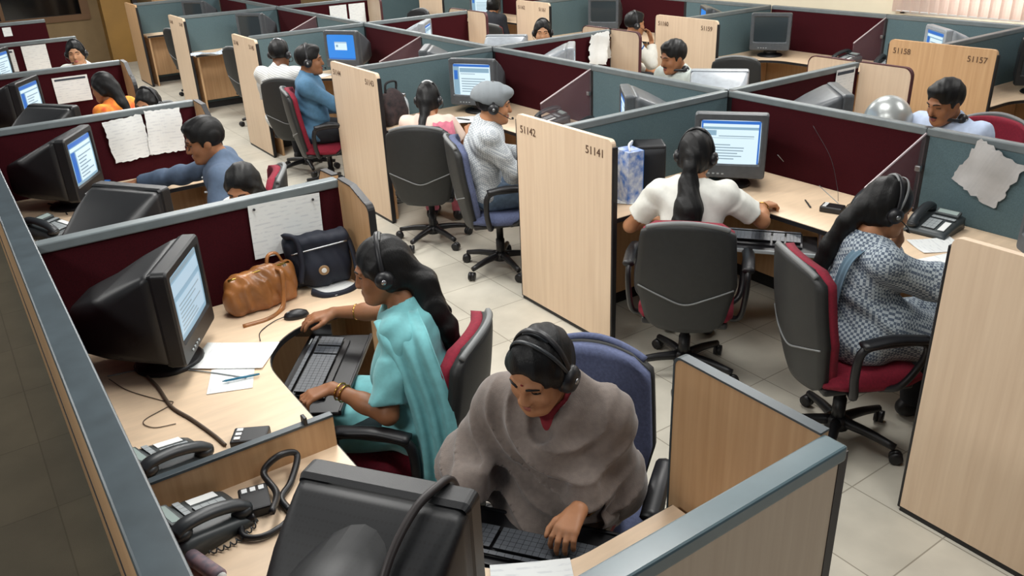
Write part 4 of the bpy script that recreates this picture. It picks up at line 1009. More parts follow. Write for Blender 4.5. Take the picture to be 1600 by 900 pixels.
# ------------------------------------------------------------------ chairs
def ch(label, x, y, f, fab, **k): return make_chair(label, (x, y, 0), face_rz(*f), fab, **k)
ch('swivel chair with blue grey backrest under the woman in the grey shawl', 1.33, 1.70, (-.80, -.60), M_BLUEF, trim=M_BLUEF)
ch('swivel chair with crimson cushion and grey shell behind the woman in turquoise', 1.135, 2.44, (-.68, .73), M_RED, spin=.1)
ch('swivel chair with crimson cushion under the man in the blue grey shirt', 1.24, 4.78, (-.93, .36), M_RED)
ch('swivel chair with charcoal shell and red piping behind the woman in the white blouse', 2.86, 2.66, (.76, .65), M_RED, spin=.9)
ch('swivel chair with crimson seat and loop armrests under the patterned dress', 2.97, 1.80, (.88, -.47), M_RED, spin=.65)
ch('swivel chair with blue grey cushion under the man in the grey cap', 2.90, 4.45, (.90, -.42), M_BLUEF, spin=.3)
ch('swivel chair with plain charcoal shell behind the woman in pink', 2.80, 5.22, (.66, .75), M_BLKF, arms=False, spin=.5)
ch('swivel chair with crimson cushion under the man in the blue shirt', 2.72, 6.93, (.94, -.32), M_RED)
ch('swivel chair with charcoal shell behind the man in the white striped shirt', 2.80, 7.72, (.72, .69), M_BLKF, arms=False)
ch('empty black swivel chair between the third and fourth end panels of the aisle row', 3.18, 10.03, (.9, .4), M_BLKF, arms=False)
ch('empty black swivel chair farthest down the aisle row, near the ochre column', 3.12, 12.55, (.9, .3), M_BLKF, arms=False)
ch('empty black swivel chair with pale trimmed back, right of the person in white', 6.36, 5.42, (.8, .6), M_BLKF, arms=False)
ch('swivel chair with crimson back behind the man in pale blue', 5.22, 2.52, (-.95, -.1), M_RED)
ch('swivel chair with bright crimson back at the top edge beside a small maple panel', 6.15, 9.40, (.75, .65), M_RED, arms=False)
ch('swivel chair under the man with headphones round his neck', 5.16, 4.84, (-.95, 0), M_BLKF)
ch('swivel chair under the person in white with blue collar', 5.98, 6.62, (.9, -.3), M_BLKF)
ch('dark swivel chair at the far left under the person with orange top', 1.25, 7.45, (-.6, .8), M_BLKF)
# ------------------------------------------------------------------ monitors
D = .75
def mon(label, x, y, f, scr, **k): return crt(label, (x, y, D), face_rz(*f), scr, **k)
mon('large black monitor with pale blue screen beside the tan handbag', .43, 3.09, (.86, -.51), 'grey', cas=M_CRT)
mon('large black monitor seen from behind in the foreground with vented round back', .455, 1.27, (.81, .59), 'page', vents=True)
mon('black monitor with lit screen in front of the man in the blue grey shirt', .46, 5.50, (.87, -.5), 'note')
mon('black monitor seen from behind over the partition left of the half hidden head', .50, 3.98, (.81, .59), 'page', cas=M_CRT)
mon('black monitor with lit screen near the single white notice at the left edge', .46, 7.86, (.87, -.5), 'note')
mon('dark monitor top at the left edge below the lit screen', .50, 6.36, (.81, .59), 'page', cas=M_CRT)
mon('monitor at the far left edge beside two pinned sheets', .46, 10.14, (.87, -.5), 'note')
mon('grey monitor with white page in front of the woman in the white blouse', 3.72, 3.18, (-.78, -.62), 'form', cas=M_CRTG)
mon('grey monitor with white page and blue bar in front of the woman in pink', 3.70, 5.87, (-.84, -.54), 'page', cas=M_CRTG)
mon('dark monitor with bright blue screen in front of the man in the striped shirt', 3.70, 8.44, (-.84, -.54), 'desktop', cas=M_CRTG)
mon('dark switched off monitor by the empty black chair past the striped shirt', 3.62, 11.1, (-.84, -.54), 'off', cas=M_CRTG)
mon('dark switched off monitor farthest down the aisle row', 3.62, 13.7, (-.84, -.54), 'off', cas=M_CRTG)
mon('monitor cut by the right edge in front of the patterned dress', 3.74, 1.29, (-.76, .65), 'note', cas=M_CRTG)
mon('grey topped monitor with black flank behind the telephones of the grey cap', 3.74, 3.92, (-.80, .60), 'note', cas=M_CRTG)
mon('monitor of the man in the blue shirt, its grey top below the burgundy spine', 3.74, 6.58, (-.80, .60), 'page', cas=M_CRTG)
mon('cone shaped grey monitor back beside the white notice and small maple panel', 4.48, 3.16, (.76, -.65), 'page', cas=M_CRTG)
mon('monitor with flat silver top in front of the man with headphones round his neck', 4.46, 3.96, (.76, .65), 'page', cas=M_CRTS)
mon('monitor with curved grey top against burgundy cloth near the crumpled sheets', 4.48, 5.83, (.76, -.65), 'page', cas=M_CRTS)
mon('monitor with flat silver top below the crimson chair', 4.46, 6.62, (.76, .65), 'page', cas=M_CRTS)
mon('monitor with silver top left of the crimson chair, higher up', 4.48, 8.4, (.76, -.65), 'page', cas=M_CRTS)
mon('grey switched off monitor under the cream wall', 7.36, 5.85, (-.84, -.54), 'off', cas=M_CRTG)
mon('grey switched off monitor at the top left of the person in white', 7.36, 8.5, (-.84, -.54), 'off', cas=M_CRTG)
mon('monitor with lit screen peeking above the panel numbered 51158', 7.40, 3.94, (-.80, .60), 'note', cas=M_CRTS)
mon('black monitor cut by the right edge under the blinds', 7.36, 3.14, (-.84, -.54), 'off', cas=M_CRT)
mon('monitor whose blue lit screen peeks over the numbered panel of the person in white', 7.40, 6.66, (-.80, .60), 'desktop', cas=M_CRTG)
mon('monitor with pale lit page cut off by the top edge', 7.0, 10.8, (-.84, -.54), 'page', cas=M_CRTG)
# ------------------------------------------------------------------ telephones, keyboards
def ph(label, x, y, f): return phone(label, (x, y, D), face_rz(*f))
ph('grey desk telephone behind the low divider, with the handset towards the camera', .27, 2.37, (-.35, .94)).rotation_euler = (0, 0, math.radians(105))
ph('grey desk telephone in front of the low divider, next to the black headset box', .275, 2.02, (-.35, .94)).rotation_euler = (0, 0, math.radians(104))
ph('grey desk telephone near the woman in the patterned dress, against the slate partition', 3.88, 1.99, (.95, .1))
ph('grey desk telephone left of the smoky divider, behind the checked dress', 3.92, 2.335, (.95, .1))
ph('grey desk telephone by the blue carton, leaning up', 3.86, 5.10, (.9, -.2))
ph('grey desk telephone behind the panel numbered 51142', 3.86, 4.62, (.9, .2))
ph('grey desk telephone nearer the cream wall, left of the smoky divider', 7.52, 5.04, (.9, -.2))
ph('grey desk telephone next to the panel numbered 51158', 7.52, 4.60, (.9, .2))
ph('grey desk telephone at the left edge behind the long partition rail', .30, 5.02, (-.6, .8))
keyboard('black keyboard under the hand of the woman in turquoise', (.93, 2.80, .664), face_rz(-.80, .60))
keyboard('black keyboard under the hand of the woman in the grey shawl', (.975, 1.475, .664), face_rz(-.81, -.59))
keyboard('black keyboard on a pull out tray, right of the white blouse', (3.30, 2.60, .664), face_rz(.80, .60))
keyboard('black keyboard on the desk of the man in the blue grey shirt', (.74, 5.38, .751), face_rz(-.87, .5))
def tray(label, p, f, hz=.655):
    t = thing('keyboard_tray', label, 'keyboard tray', (p[0], p[1], hz), face_rz(*f), 'keyboard trays')
    b = NB(); box(b, (0, -.02, 0), (.60, .27, .014), bev=.004); obj('tray_board', b, M_BLACK, t)
    for s in (1, -1):
        b = NB(); box(b, (s*.31, .10, .028), (.012, .16, .056)); obj('tray_bracket', b, M_METAL, t)
    b = NB(); box(b, (0, -.152, .004), (.60, .012, .02), bev=.004); obj('front_lip', b, M_KEYS if hz > .6554 else M_BLACK, t)
tray('black keyboard tray under the curved desk edge of the woman in turquoise', (.93, 2.79), (-.80, .60))
tray('black keyboard tray under the desk of the woman in the grey shawl', (.975, 1.475), (-.81, -.59))
tray('black keyboard tray under the desk of the woman in the white blouse', (3.30, 2.60), (.80, .60), .6555)
mouse('dark mouse under the right hand of the woman in turquoise', (.985, 3.13, D), face_rz(-.9, .2))
# ------------------------------------------------------------------ papers on partitions and desks
yf = lambda y: y-.024
pinned('white landscape sheet pinned above the handbag', (1.115, yf(YL[1])-.006, 1.04), (0, -1), .33, .25, 'text', math.radians(-2), .006, seed=3, pins=((-.14, .105), (.13, .10)))
pinned('left one of two creased white sheets behind the blue grey shirt', (.925, yf(YL[2])-.008, 1.02), (0, -1), .24, .28, 'text', math.radians(4), .006, seed=5, ragged=.006)
pinned('right one of two creased white sheets behind the blue grey shirt', (1.16, yf(YL[2])-.008, 1.03), (0, -1), .23, .29, 'text', math.radians(-3), .006, seed=8, ragged=.006)
pinned('single white notice with dark heading on the burgundy partition at the left', (.95, yf(YL[3])-.004, 1.01), (0, -1), .28, .22, 'notice', math.radians(0), .004, seed=4)
pinned('white notice at the far left, left one of the pair', (.62, yf(YL[4])-.004, 1.02), (0, -1), .27, .23, 'notice', 0, .004, seed=6)
pinned('white sheet at the far left, right one of the pair', (.95, yf(YL[4])-.004, 1.02), (0, -1), .24, .27, 'text', 0, .004, seed=7)
pinned('tiny white note on the farthest burgundy partition at the left', (.92, yf(YL[5])-.004, 1.09), (0, -1), .10, .11, 'text', 0, .003, seed=9)
pinned('limp white sheet with torn corners hanging on the slate partition at the right', (XMS-.032, 1.86, 1.04), (-1, 0), .25, .25, 'blank', math.radians(-24), .009, seed=11, ragged=.008, pins=((.02, .11),), mt=mat('grey_white_paper', (176, 174, 172), .85, var=.05, scale=9))
pinned('white notice with dark heading beside the small maple panel near the silver dome', (5.24, 3.53-.026, 1.04), (0, -1), .21, .28, 'notice', 0, .004, seed=12)
pinned('crumpled white sheet in front, beside the small maple panel', (5.22, 6.2-.036, 1.03), (0, -1), .22, .27, 'blank', math.radians(-8), .016, seed=13, ragged=.012)
pinned('crumpled white sheet behind, its edge showing at the top', (5.28, 6.2-.026, 1.06), (0, -1), .20, .25, 'blank', math.radians(5), .008, seed=14, ragged=.01)
pinned('left of two white sheets on the far partition at the top', (4.93, 11.5-.026, .98), (0, -1), .26, .31, 'text', 0, .005, seed=15)
pinned('right of two white sheets on the far partition at the top', (5.22, 11.5-.026, .98), (0, -1), .25, .31, 'text', 0, .005, seed=16)
def sheet(label, px, py, ang, style='text', z=D, w=.21, h=.297, **k):
    p = at(px, py, z+.001); return paper(label, p, math.radians(ang), w, h, style, **k)
sheet('white sheet on the desk right of the large black monitor, upper one', 366, 556, 52, curl=.004, seed=2)
sheet('white sheet under the upper one on the desk by the large black monitor', 362, 592, 68, w=.18, h=.16, curl=.0, seed=21)
sheet('white sheet lying behind the foreground monitor by the keyboard', 838, 947, -30, curl=.002, seed=22)
sheet('white note pad page at the elbow of the woman in the patterned dress', 1464, 384, 60, curl=.006, w=.16, h=.22, seed=23)
sheet('second white sheet cut by the end panel at the right edge', 1496, 412, 75, curl=.003, seed=24)
sheet('white sheet with a black pen beside the woman in pink', 732, 187, 60, curl=.003, seed=25)
sheet('white sheet by the elbow of the woman in the white blouse', 990, 312, 40, curl=.003, seed=26, w=.18, h=.22)
sheet('white sheets fanned out behind the tan handbag strap', 520, 447, 20, curl=.004, seed=27, w=.15, h=.2)
sheet('small white card near the bright blue screen', 505, 118, 30, curl=.002, seed=28, w=.2, h=.15)
def gloss(label, px, py, ang, w, h, seed): return paper(label, at(px, py, D+.002), math.radians(ang), w, h, 'blank', .03, None, 'glossy plastic wraps', seed, .02, 'plastic_wrap', mat('clear_plastic_wrap', (186, 196, 206), .12, spec=.8, var=.15, scale=18), 'plastic wrap')
gloss('crumpled glossy plastic on the desk behind the panel numbered 51141', 940, 200, 30, .36, .3, 31)
gloss('glossy plastic and pale papers on the desk edge near an empty black chair', 335, 88, 10, .5, .24, 32)
# ------------------------------------------------------------------ bags, boxes, bottle, small things
def bag_tan():
    t = thing('handbag', 'tan leather handbag standing on the desk under the pinned sheet', 'handbag', (.915, 3.335, D), math.radians(6))
    v = Vol([-.22, -.14, -.01], [.22, .14, .26], .006)
    v.ell((0, 0, .075), (.165, .062, .10), None, .03); v.rbox((0, 0, .07), (.155, .050, .068), .03, None, .03); v.cap((-.13, 0, .15), (.13, 0, .155), .018, k=.05)
    for k in (-.09, 0, .08): v.cap((k, -.055, .13), (k*.9, -.065, .03), .006, .004, .03)
    v.disp(folds(.004, 60, (1, .4, .3), 3)); v.cut(lambda X, Y, Z: .002-Z+0*X+0*Y)
    lm = mat('tan_leather', (152, 98, 52), .34, var=.16, scale=9, bump=.15, bscale=90, coat=.2); sobj('body', v, lm, t)
    b = NB(); tube(b, [(-.14, -.012, .165), (0, -.02, .172), (.14, -.012, .168)], .006, 6); obj('zip', b, mat('brass_zip', (150, 120, 60), .3, metal=1), t, True)
    b = NB(); tube(b, [(.07, -.03, .165), (.075, -.075, .155), (.06, -.09, .06), (.03, -.11, .008), (-.05, -.15, .004), (-.16, -.14, .004)], .006, 6, 8, 1.8); obj('strap', b, lm, t, True)
    b = NB(); tube(b, [(.04, 0, .165), (.06, .01, .215), (.10, .01, .215), (.12, 0, .165)], .006, 6, 6, 1.6); obj('handle', b, lm, t, True)
    for x in (.045, .115):
        b = NB(); lathe(b, [(.008, -.003), (.008, .003)], 12, (x, -.022, .163), Matrix.Rotation(math.pi/2, 3, 'X')); obj('ring', b, M_METAL, t)
bag_tan()
def bag_blue():
    t = thing('shoulder_bag', 'dark navy shoulder bag with a round emblem leaning on the side panel', 'bag', (1.205, 3.37, D), math.radians(-14))
    v = Vol([-.2, -.13, -.01], [.2, .12, .36], .007)
    v.rbox((0, .02, .13), (.145, .045, .125), .03, Matrix.Rotation(math.radians(8), 3, 'X'), .03); v.ell((0, -.01, .09), (.135, .055, .085), None, .04)
    v.disp(folds(.004, 45, (1, .4, .3), 5)); v.cut(lambda X, Y, Z: .002-Z+0*X+0*Y)
    nm = mat('navy_nylon', (16, 22, 38), .7, bump=.2, bscale=300); sobj('body', v, nm, t)
    b = NB(); tube(b, [(-.12, -.048, .19), (0, -.056, .205), (.13, -.048, .215)], .0035, 6); obj('zip', b, M_METAL, t, True)
    b = NB(); lathe(b, [(.024, 0), (.022, .003), (.002, .004)], 18, (.01, -.068, .10), Matrix.Rotation(math.pi/2, 3, 'X')); em = obj('emblem', b, mat('tan_emblem', (150, 120, 86), .6), t)
    b = NB(); lathe(b, [(.012, .003), (.011, .006), (.002, .007)], 14, (.01, -.068, .10), Matrix.Rotation(math.pi/2, 3, 'X')); obj('emblem_star', b, M_WHITEP, em)
    b = NB(); tube(b, [(.12, 0, .25), (.15, -.02, .18), (.155, -.07, .03), (.10, -.13, .006), (0, -.145, .006), (-.06, -.10, .02)], .010, 6, 8, 1.8); obj('strap', b, nm, t, True)
    b = NB(); tube(b, [(-.11, .0, .24), (-.13, -.03, .275), (-.09, -.05, .255), (-.08, -.062, .15), (-.10, -.07, .06)], .012, 6, 8, 1.8); obj('strap', b, nm, t, True)
bag_blue()
def carton(label, p, rz, s, m, name='carton', cat='carton', band=None):
    t = thing(name, label, cat, p, rz); b = NB(); box(b, (0, 0, s[2]/2), s, bev=.003); obj('box_body', b, m, t)
    if band:
        b = NB(); box(b, (0, 0, s[2]*.55), (s[0]+.002, s[1]+.002, s[2]*.28)); obj('label_band', b, band, t)
    return t
blue = mat('blue_carton_print', (30, 104, 186), .4, var=.1, scale=20)
t = carton('bright blue carton standing by the burgundy spine, behind the telephone', at(853, 163, D), math.radians(20), (.085, .06, .17), blue, band=M_WHITEP)
b = NB(); loft(b, [[V(-.042, -.03, .17), V(.042, -.03, .17), V(.042, .03, .17), V(-.042, .03, .17)], [V(-.042, -.004, .205), V(.042, -.004, .205), V(.042, .004, .205), V(-.042, .004, .205)]]); obj('gable', b, blue, t)
t = carton('tall blue and white printed carton standing just right of the panel numbered 51141', (3.06, 3.33, D), math.radians(-8), (.10, .13, .30), mat('white_carton', (214, 220, 226), .4, c2=(60, 110, 190), scale=26), band=None)
b = NB(); box(b, (.052, -.0, .15), (.004, .126, .296)); obj('blue_side', b, blue, t)
b = NB(); tube(b, [(-.03, -.05, .30), (-.02, -.02, .33), (.03, .02, .335), (.04, .05, .30)], .006, 6); obj('carry_handle', b, M_WHITEP, t, True)
t = carton('small pale box standing on top of papers by the tall blue carton', at(955, 205, D), .5, (.16, .1, .03), M_WHITEP, 'paper_box', 'box')
def speaker(label, p, rz):
    t = thing('computer_speaker', label, 'speaker', p, rz)
    b = NB(); box(b, (0, 0, .15), (.17, .16, .30), bev=.014, seg=3); obj('cabinet', b, M_BLACK, t)
    b = NB(); slab(b, lambda u, v, tt: ((u-.5)*.15, .082+.02*(1-(2*u-1)**2)*(1-(2*v-1)**2)+tt, .02+v*.26), 8, 8, 0, .004); obj('grille', b, M_BLKF, t, True)
    b = NB(); tube(b, [(.06, -.08, .2), (.14, -.12, .22), (.20, -.10, .12), (.22, -.04, .01)], .007, 6); obj('cable', b, M_BLACK, t, True)
speaker('black box speaker between the tall blue carton and the white blouse', (3.24, 3.36, D), math.radians(145))
t = thing('water_bottle', 'silver topped bottle left of the woman in pink', 'bottle', at(634, 187, D))
b = NB(); lathe(b, [(.034, 0), (.036, .02), (.036, .13), (.03, .16), (.015, .185), (.015, .195)], 18); obj('bottle_body', b, mat('pale_bottle', (190, 196, 200), .15, spec=.7), t, True)
b = NB(); lathe(b, [(.017, .19), (.018, .215), (.012, .22)], 14); obj('bottle_cap', b, M_METAL, t, True)
def spotbag():
    t = thing('cloth_bag', 'dark patterned cloth bag behind the maple panel, left of the bottle', 'bag', (2.93, 5.98, D), .3)
    v = Vol([-.2, -.14, -.01], [.2, .14, .36], .009); v.ell((0, 0, .13), (.13, .085, .15), None, .03); v.rbox((0, 0, .06), (.12, .07, .06), .03, None, .04)
    v.disp(folds(.006, 40, (1, .4, .3), 9)); v.cut(lambda X, Y, Z: .002-Z+0*X+0*Y)
    sobj('body', v, mat('spotted_cloth', (20, 18, 22), .8, c2=(62, 46, 46), scale=26), t)
    b = NB(); tube(b, [(-.06, 0, .26), (-.05, -.01, .33), (.05, -.01, .33), (.06, 0, .26)], .008, 6, 8, 1.6); obj('handle', b, M_BLKF, t, True)
spotbag()
def hbox(label, px, py, ang, z=D):
    t = thing('headset_box', label, 'headset adapter', at(px, py, z), math.radians(ang), 'headset adapters')
    b = NB(); box(b, (0, 0, .016), (.085, .115, .032), bev=.006); obj('case', b, M_BLACK, t)
    for k in range(3):
        b = NB(); box(b, (-.024+.024*k, .036, .033), (.016, .02, .004), bev=.001); obj('button', b, M_WHITEP, t)
    return t
hbox('dark adapter box on the desk just behind the low divider', 393, 690, 60)
hbox('black adapter box with white buttons beside the foreground telephone', 400, 790, -12)
hbox('dark adapter box with white buttons on the desk of the woman in the patterned dress', 1300, 330, 20)
cable('thick black looped coiled lead on the desk left of the foreground monitor', [at(425, 800, .80), at(432, 770, .78), at_y(412, 738, 2.11), at_y(436, 712, 2.115), at_y(464, 710, 2.115), at(455, 752, .765), at(440, 778, .762), at(452, 797, .762)], .0105, name='coiled_lead')
cable('dark cord hanging over the top of the foreground monitor and down its back', [Matrix.Translation((.455, 1.27, D)) @ Matrix.Rotation(face_rz(.81, .59), 4, 'Z') @ Vector(p) for p in ((.135, .20, .36), (.13, .17, .445), (.12, .12, .462), (.10, .05, .452), (.09, -.05, .41), (.095, -.15, .335), (.10, -.235, .24), (.11, -.275, .12), (.12, -.28, .01))], .010, mat('brown_black_cord', (40, 33, 32), .5))
cable('coiled black coiled lead lying in front of the black adapter box', [at(398, 806, .775), at(378, 818, .765), at(382, 838, .762), at(410, 838, .762), at(440, 822, .762), at(456, 806, .762)], .0095, name='coiled_lead')
cable('long grey cable running from under the large black monitor to the low divider', [at(230, 588, .757), at(247, 605, .757), at(268, 635, .757), at(300, 655, .757), at(335, 680, .757), at(352, 695, .757)], .006, mat('brown_grey_cable', (92, 78, 66), .5))
cable('thin pale wire crossing the desk in front of the large black monitor', [at(168, 588, .753), at(220, 578, .753), at(280, 577, .753), at(330, 582, .755), at(385, 590, .756)], .0025, M_KEYS)
cable('thin dark wire curling by the long partition', [at(170, 592, .753), at(200, 610, .753), at(250, 625, .753), at(270, 630, .753), at(225, 657, .753), at(240, 668, .753), at(275, 662, .753)], .0016, mat('brown_grey_cable', (92, 78, 66), .5))
cable('blue cord across the desk under the lit screen at the left', [at(105, 335, .753), at(95, 322, .753), at(75, 318, .753)], .004)
cable('grey telephone wire across the desk of the patterned dress', [at(1215, 242, .9), at(1240, 268, .753), at(1262, 272, .753), at(1282, 292, .753), at(1310, 318, .753)], .002, M_KEYS)
cable('thin wire hanging on the burgundy spine behind the white page monitor', [(4.02, 2.85, 1.1), (4.0, 2.7, .95), (3.98, 2.62, .80), (3.9, 2.55, .754)], .0012, M_PHONED)
def pen(label, px, py, ang, m, z=D):
    t = thing('pen', label, 'pen', at(px, py, z+.005), math.radians(ang), 'pens')
    b = NB(); lathe(b, [(.001, -.068), (.0042, -.055), (.0045, .06), (.003, .066)], 10, M=Matrix.Rotation(math.pi/2, 3, 'X')); obj('barrel', b, m, t, True)
    b = NB(); box(b, (0, -.04, .0045), (.002, .035, .002)); obj('clip', b, M_METAL, t)
pen('pen with blue end lying on the white sheets by the large black monitor', 377, 590, 75, mat('blue_pen', (40, 110, 140), .3), .757)
pen('pen lying on the desk near the adapter box of the patterned dress', 1262, 318, -40, M_PHONED)
pen('black pen on the white sheet beside the woman in pink', 724, 186, 20, M_BLACK, .756)
t = thing('silver_dome', 'shiny silver dome beside the small maple panel, left of the man in pale blue', 'helmet', (4.78, 2.86, D), .4)
v = Vol([-.2, -.2, -.01], [.2, .2, .45], .008); v.ell((0, 0, .24), (.145, .145, .165), None, .02); v.cyl((0, 0, .0), (0, 0, .12), .11, .12, .04)
sobj('shell', v, mat('polished_silver', (176, 180, 178), .3, metal=.5), t)
b = NB(); lathe(b, [(.13, .12), (.145, .125), (.145, .14), (.13, .145)], 24); obj('rim', b, M_CRTS, t, True)
t = thing('notepad', 'cluttered black case with blue and white tags on the desk under the lit screen', 'case', at(160, 292, D), .5)
b = NB(); box(b, (0, 0, .012), (.14, .10, .024), bev=.004); obj('case_body', b, M_BLACK, t)
b = NB(); box(b, (.03, .01, .0265), (.06, .05, .005), Euler((0, 0, .3))); obj('blue_tag', b, blue, t)
b = NB(); box(b, (-.04, .02, .0265), (.05, .02, .005), Euler((0, 0, -.4))); obj('white_tag', b, M_WHITEP, t)
t = carton('small blue and white packet on the desk below the creased sheets', at(250, 262, D), .3, (.13, .06, .03), blue, 'packet', 'packet', band=None)
b = NB(); box(b, (-.04, 0, .031), (.05, .058, .003)); obj('white_flap', b, M_WHITEP, t)
t = thing('fabric_roll', 'rolled pink and grey printed paper by the foreground telephone, at the bottom edge', 'roll', at(302, 880, D), math.radians(18))
b = NB(); lathe(b, [(.016, -.13), (.021, -.125), (.021, .125), (.016, .13)], 14, (0, 0, .022), Matrix.Rotation(math.pi/2, 3, 'X')); obj('outer_wrap', b, mat('mottled_print', (150, 120, 124), .7, c2=(96, 96, 108), scale=50), t, True)
b = NB(); lathe(b, [(.015, -.134), (.015, .134)], 12, (0, 0, .022), Matrix.Rotation(math.pi/2, 3, 'X')); obj('inner_core', b, M_PAPER, t, True)

ch('dark swivel chair at the very top, right of two white sheets', 5.96, 11.4, (-.9, -.2), M_BLKF)
t = thing('cupboard', 'pale maple cupboard against the far wall right of the ochre column', 'cupboard', (3.87, 16.75, 0), 0)
b = NB(); box(b, (0, 0, .6), (.62, .40, 1.2)); obj('carcass', b, M_WOODB, t)
b = NB(); box(b, (0, -.209, .62), (.58, .018, 1.08), bev=.004); dr = obj('door', b, M_WOODB, t)
b = NB(); box(b, (.22, -.226, .7), (.015, .018, .12), bev=.004); obj('door_handle', b, M_METAL, dr)
t = thing('binder', 'blue and white binder standing upright beside the maple cupboard at the top left', 'binder', (4.26, 16.75, .0), 0)
b = NB(); box(b, (0, 0, .55), (.09, .28, 1.1), bev=.004); obj('cover', b, blue, t)
b = NB(); box(b, (0, -.143, .85), (.06, .006, .25)); obj('spine_label', b, M_WHITEP, t)
# ------------------------------------------------------------------ the people
C_TEAL = mat('turquoise_cotton', (112, 178, 182), .85, var=.05, scale=30, sheen=.2)
C_SHAWL = mat('taupe_shawl_wool', (112, 101, 94), .95, var=.06, scale=60, bump=.3, bscale=300, sheen=.3)
C_REDK = mat('red_collar_cotton', (120, 22, 34), .85)
C_SLATE = mat('blue_grey_shirting', (74, 90, 112), .8, var=.05, scale=40)
C_BLUE = mat('mid_blue_shirting', (72, 112, 142), .8, var=.05, scale=40)
C_WHITE = mat('white_cotton', (224, 224, 216), .85, var=.02, scale=40)
C_PALE = mat('pale_blue_cotton', (178, 192, 216), .85, var=.03, scale=40)
C_PALEG = mat('pale_grey_cotton', (176, 184, 178), .85, var=.03, scale=40)
C_STRIPE = tex_pair('grey_white_striped_shirting', 'check', (190, 194, 196), (146, 152, 158), 95, .85, (.5, .3, .78))
C_CHECKM = tex_pair('white_grey_checked_shirting', 'stripe', (218, 218, 212), (170, 172, 174), 18, .85, (0, 1.2, 0), .4)
C_PATT = tex_pair('navy_white_checked_cotton', 'check', (170, 180, 186), (84, 96, 112), 84, .85, (.4, .5, .78))
C_CREAM = mat('cream_pink_cotton', (222, 206, 186), .85, c2=(216, 178, 170), scale=6)
C_PINK = mat('rose_dupatta', (186, 104, 122), .85, var=.1, scale=20)
C_ORANGE = mat('orange_print_cotton', (238, 160, 56), .85, c2=(206, 70, 36), scale=14)
C_DARK = mat('charcoal_trouser_cloth', (30, 32, 38), .9)
C_JEAN = mat('faded_denim', (84, 102, 122), .9, var=.1, scale=30)
C_CAP = mat('grey_knit_cap', (122, 128, 132), .9, bump=.3, bscale=160)
C_GOLD = mat('gold_bangle', (196, 150, 80), .25, metal=1)
def bangle(P, s, tt=.06, r=.030, n=1, m=None):
    for k in range(n):
        p = P.wr[s]-(P.wr[s]-P.el[s]).normalized()*(tt+.02*k); d = (P.wr[s]-P.el[s]).normalized(); a = d.cross(V(0, 0, 1)).normalized(); c = d.cross(a)
        b = NB(); tube(b, [p+a*(r*math.cos(x))+c*(r*math.sin(x)) for x in [2*math.pi*i/16 for i in range(17)]], .0035, 6, 1); obj('bangle', b, m or C_GOLD, P.root, True)
def drape(P, name, path, widths, m, wave=.012, nf=5, th=.004, wdir=None):
    "strip of cloth along a path of local points, hanging in folds"
    Q = smooth_path(path, 8); n = len(Q)-1
    def fn(u, v, tt):
        i = v*n; j = min(int(i), n-1); p = Q[j].lerp(Q[j+1], i-j); d = (Q[j+1]-Q[j]).normalized()
        w0 = widths[0]+(widths[-1]-widths[0])*v if len(widths) == 2 else np.interp(v, np.linspace(0, 1, len(widths)), widths)
        wd = (Vector(wdir)-d*Vector(wdir).dot(d)).normalized(); nn = d.cross(wd)
        return p+wd*((u-.5)*w0)+nn*(wave*math.sin(u*nf*6.28+v*3)*min(1, .35+v)+tt)
    b = NB(); slab(b, fn, 36, n, 0, th); return obj(name, b, m, P.root, True)
# 1 woman in the grey shawl
def ufold(P):
    c = P.pt(.50, -.03, .10)
    def fn(X, Y, Z):
        r = np.sqrt(((X-c.x)*.9)**2+(Z-c.z)**2+((Y-c.y)*.5)**2)
        w = np.clip((Y-c.y+.16)/.14, 0, 1)*np.clip((r-.04)/.06, 0, 1)
        return -w*.019*(1-np.abs(np.sin(r*40+.9*np.sin(X*9)+.6*np.sin(Z*11+1)+X*7))) **1.6-(1-w)*.013*(1-np.abs(np.sin(X*22+Z*15+1.1*np.sin(Y*12))))**2.2
    return fn
def shawl(c, P):
    for s in (1, -1):
        c.cap(P.pt(.33, s*.06), P.el[s], .09, .058, .08); c.cap(P.pt(.12, s*.05, .06), P.el[s], .09, .055, .09); c.cap(P.sh[s]-V(0, 0, .03), P.el[s], .055, .056, .08)
        c.cap(P.pt(.43, s*.02, .0), P.sh[s]-V(0, 0, .02), .064, .046, .05)
    c.cap(P.el[-1], P.wr[-1]-V(0, .055, -.012), .070, .052, .06); c.cap(P.el[-1]+V(0, 0, -.02), P.wr[-1]+V(-.03, -.10, -.05), .05, .035, .04)
    c.cap(P.el[1], P.wr[1]-V(0, .08, 0), .075, .055, .06)
    c.cap(P.pt(.40, .06, .09), P.pt(.33, -.10, .13), .050, .04, .05); c.cap(P.pt(.45, .10, .02), P.pt(.34, -.03, .14), .046, .045, .05)
    c.cap(P.pt(.46, -.08, .0), P.pt(.37, .0, .13), .046, .04, .05)
    c.cap(P.pt(.1, 0, .14), P.pt(.0, 0, .26), .13, .10, .08)
hl1 = at(905, 795, .775); f1 = (-.86, -.40, -.22)
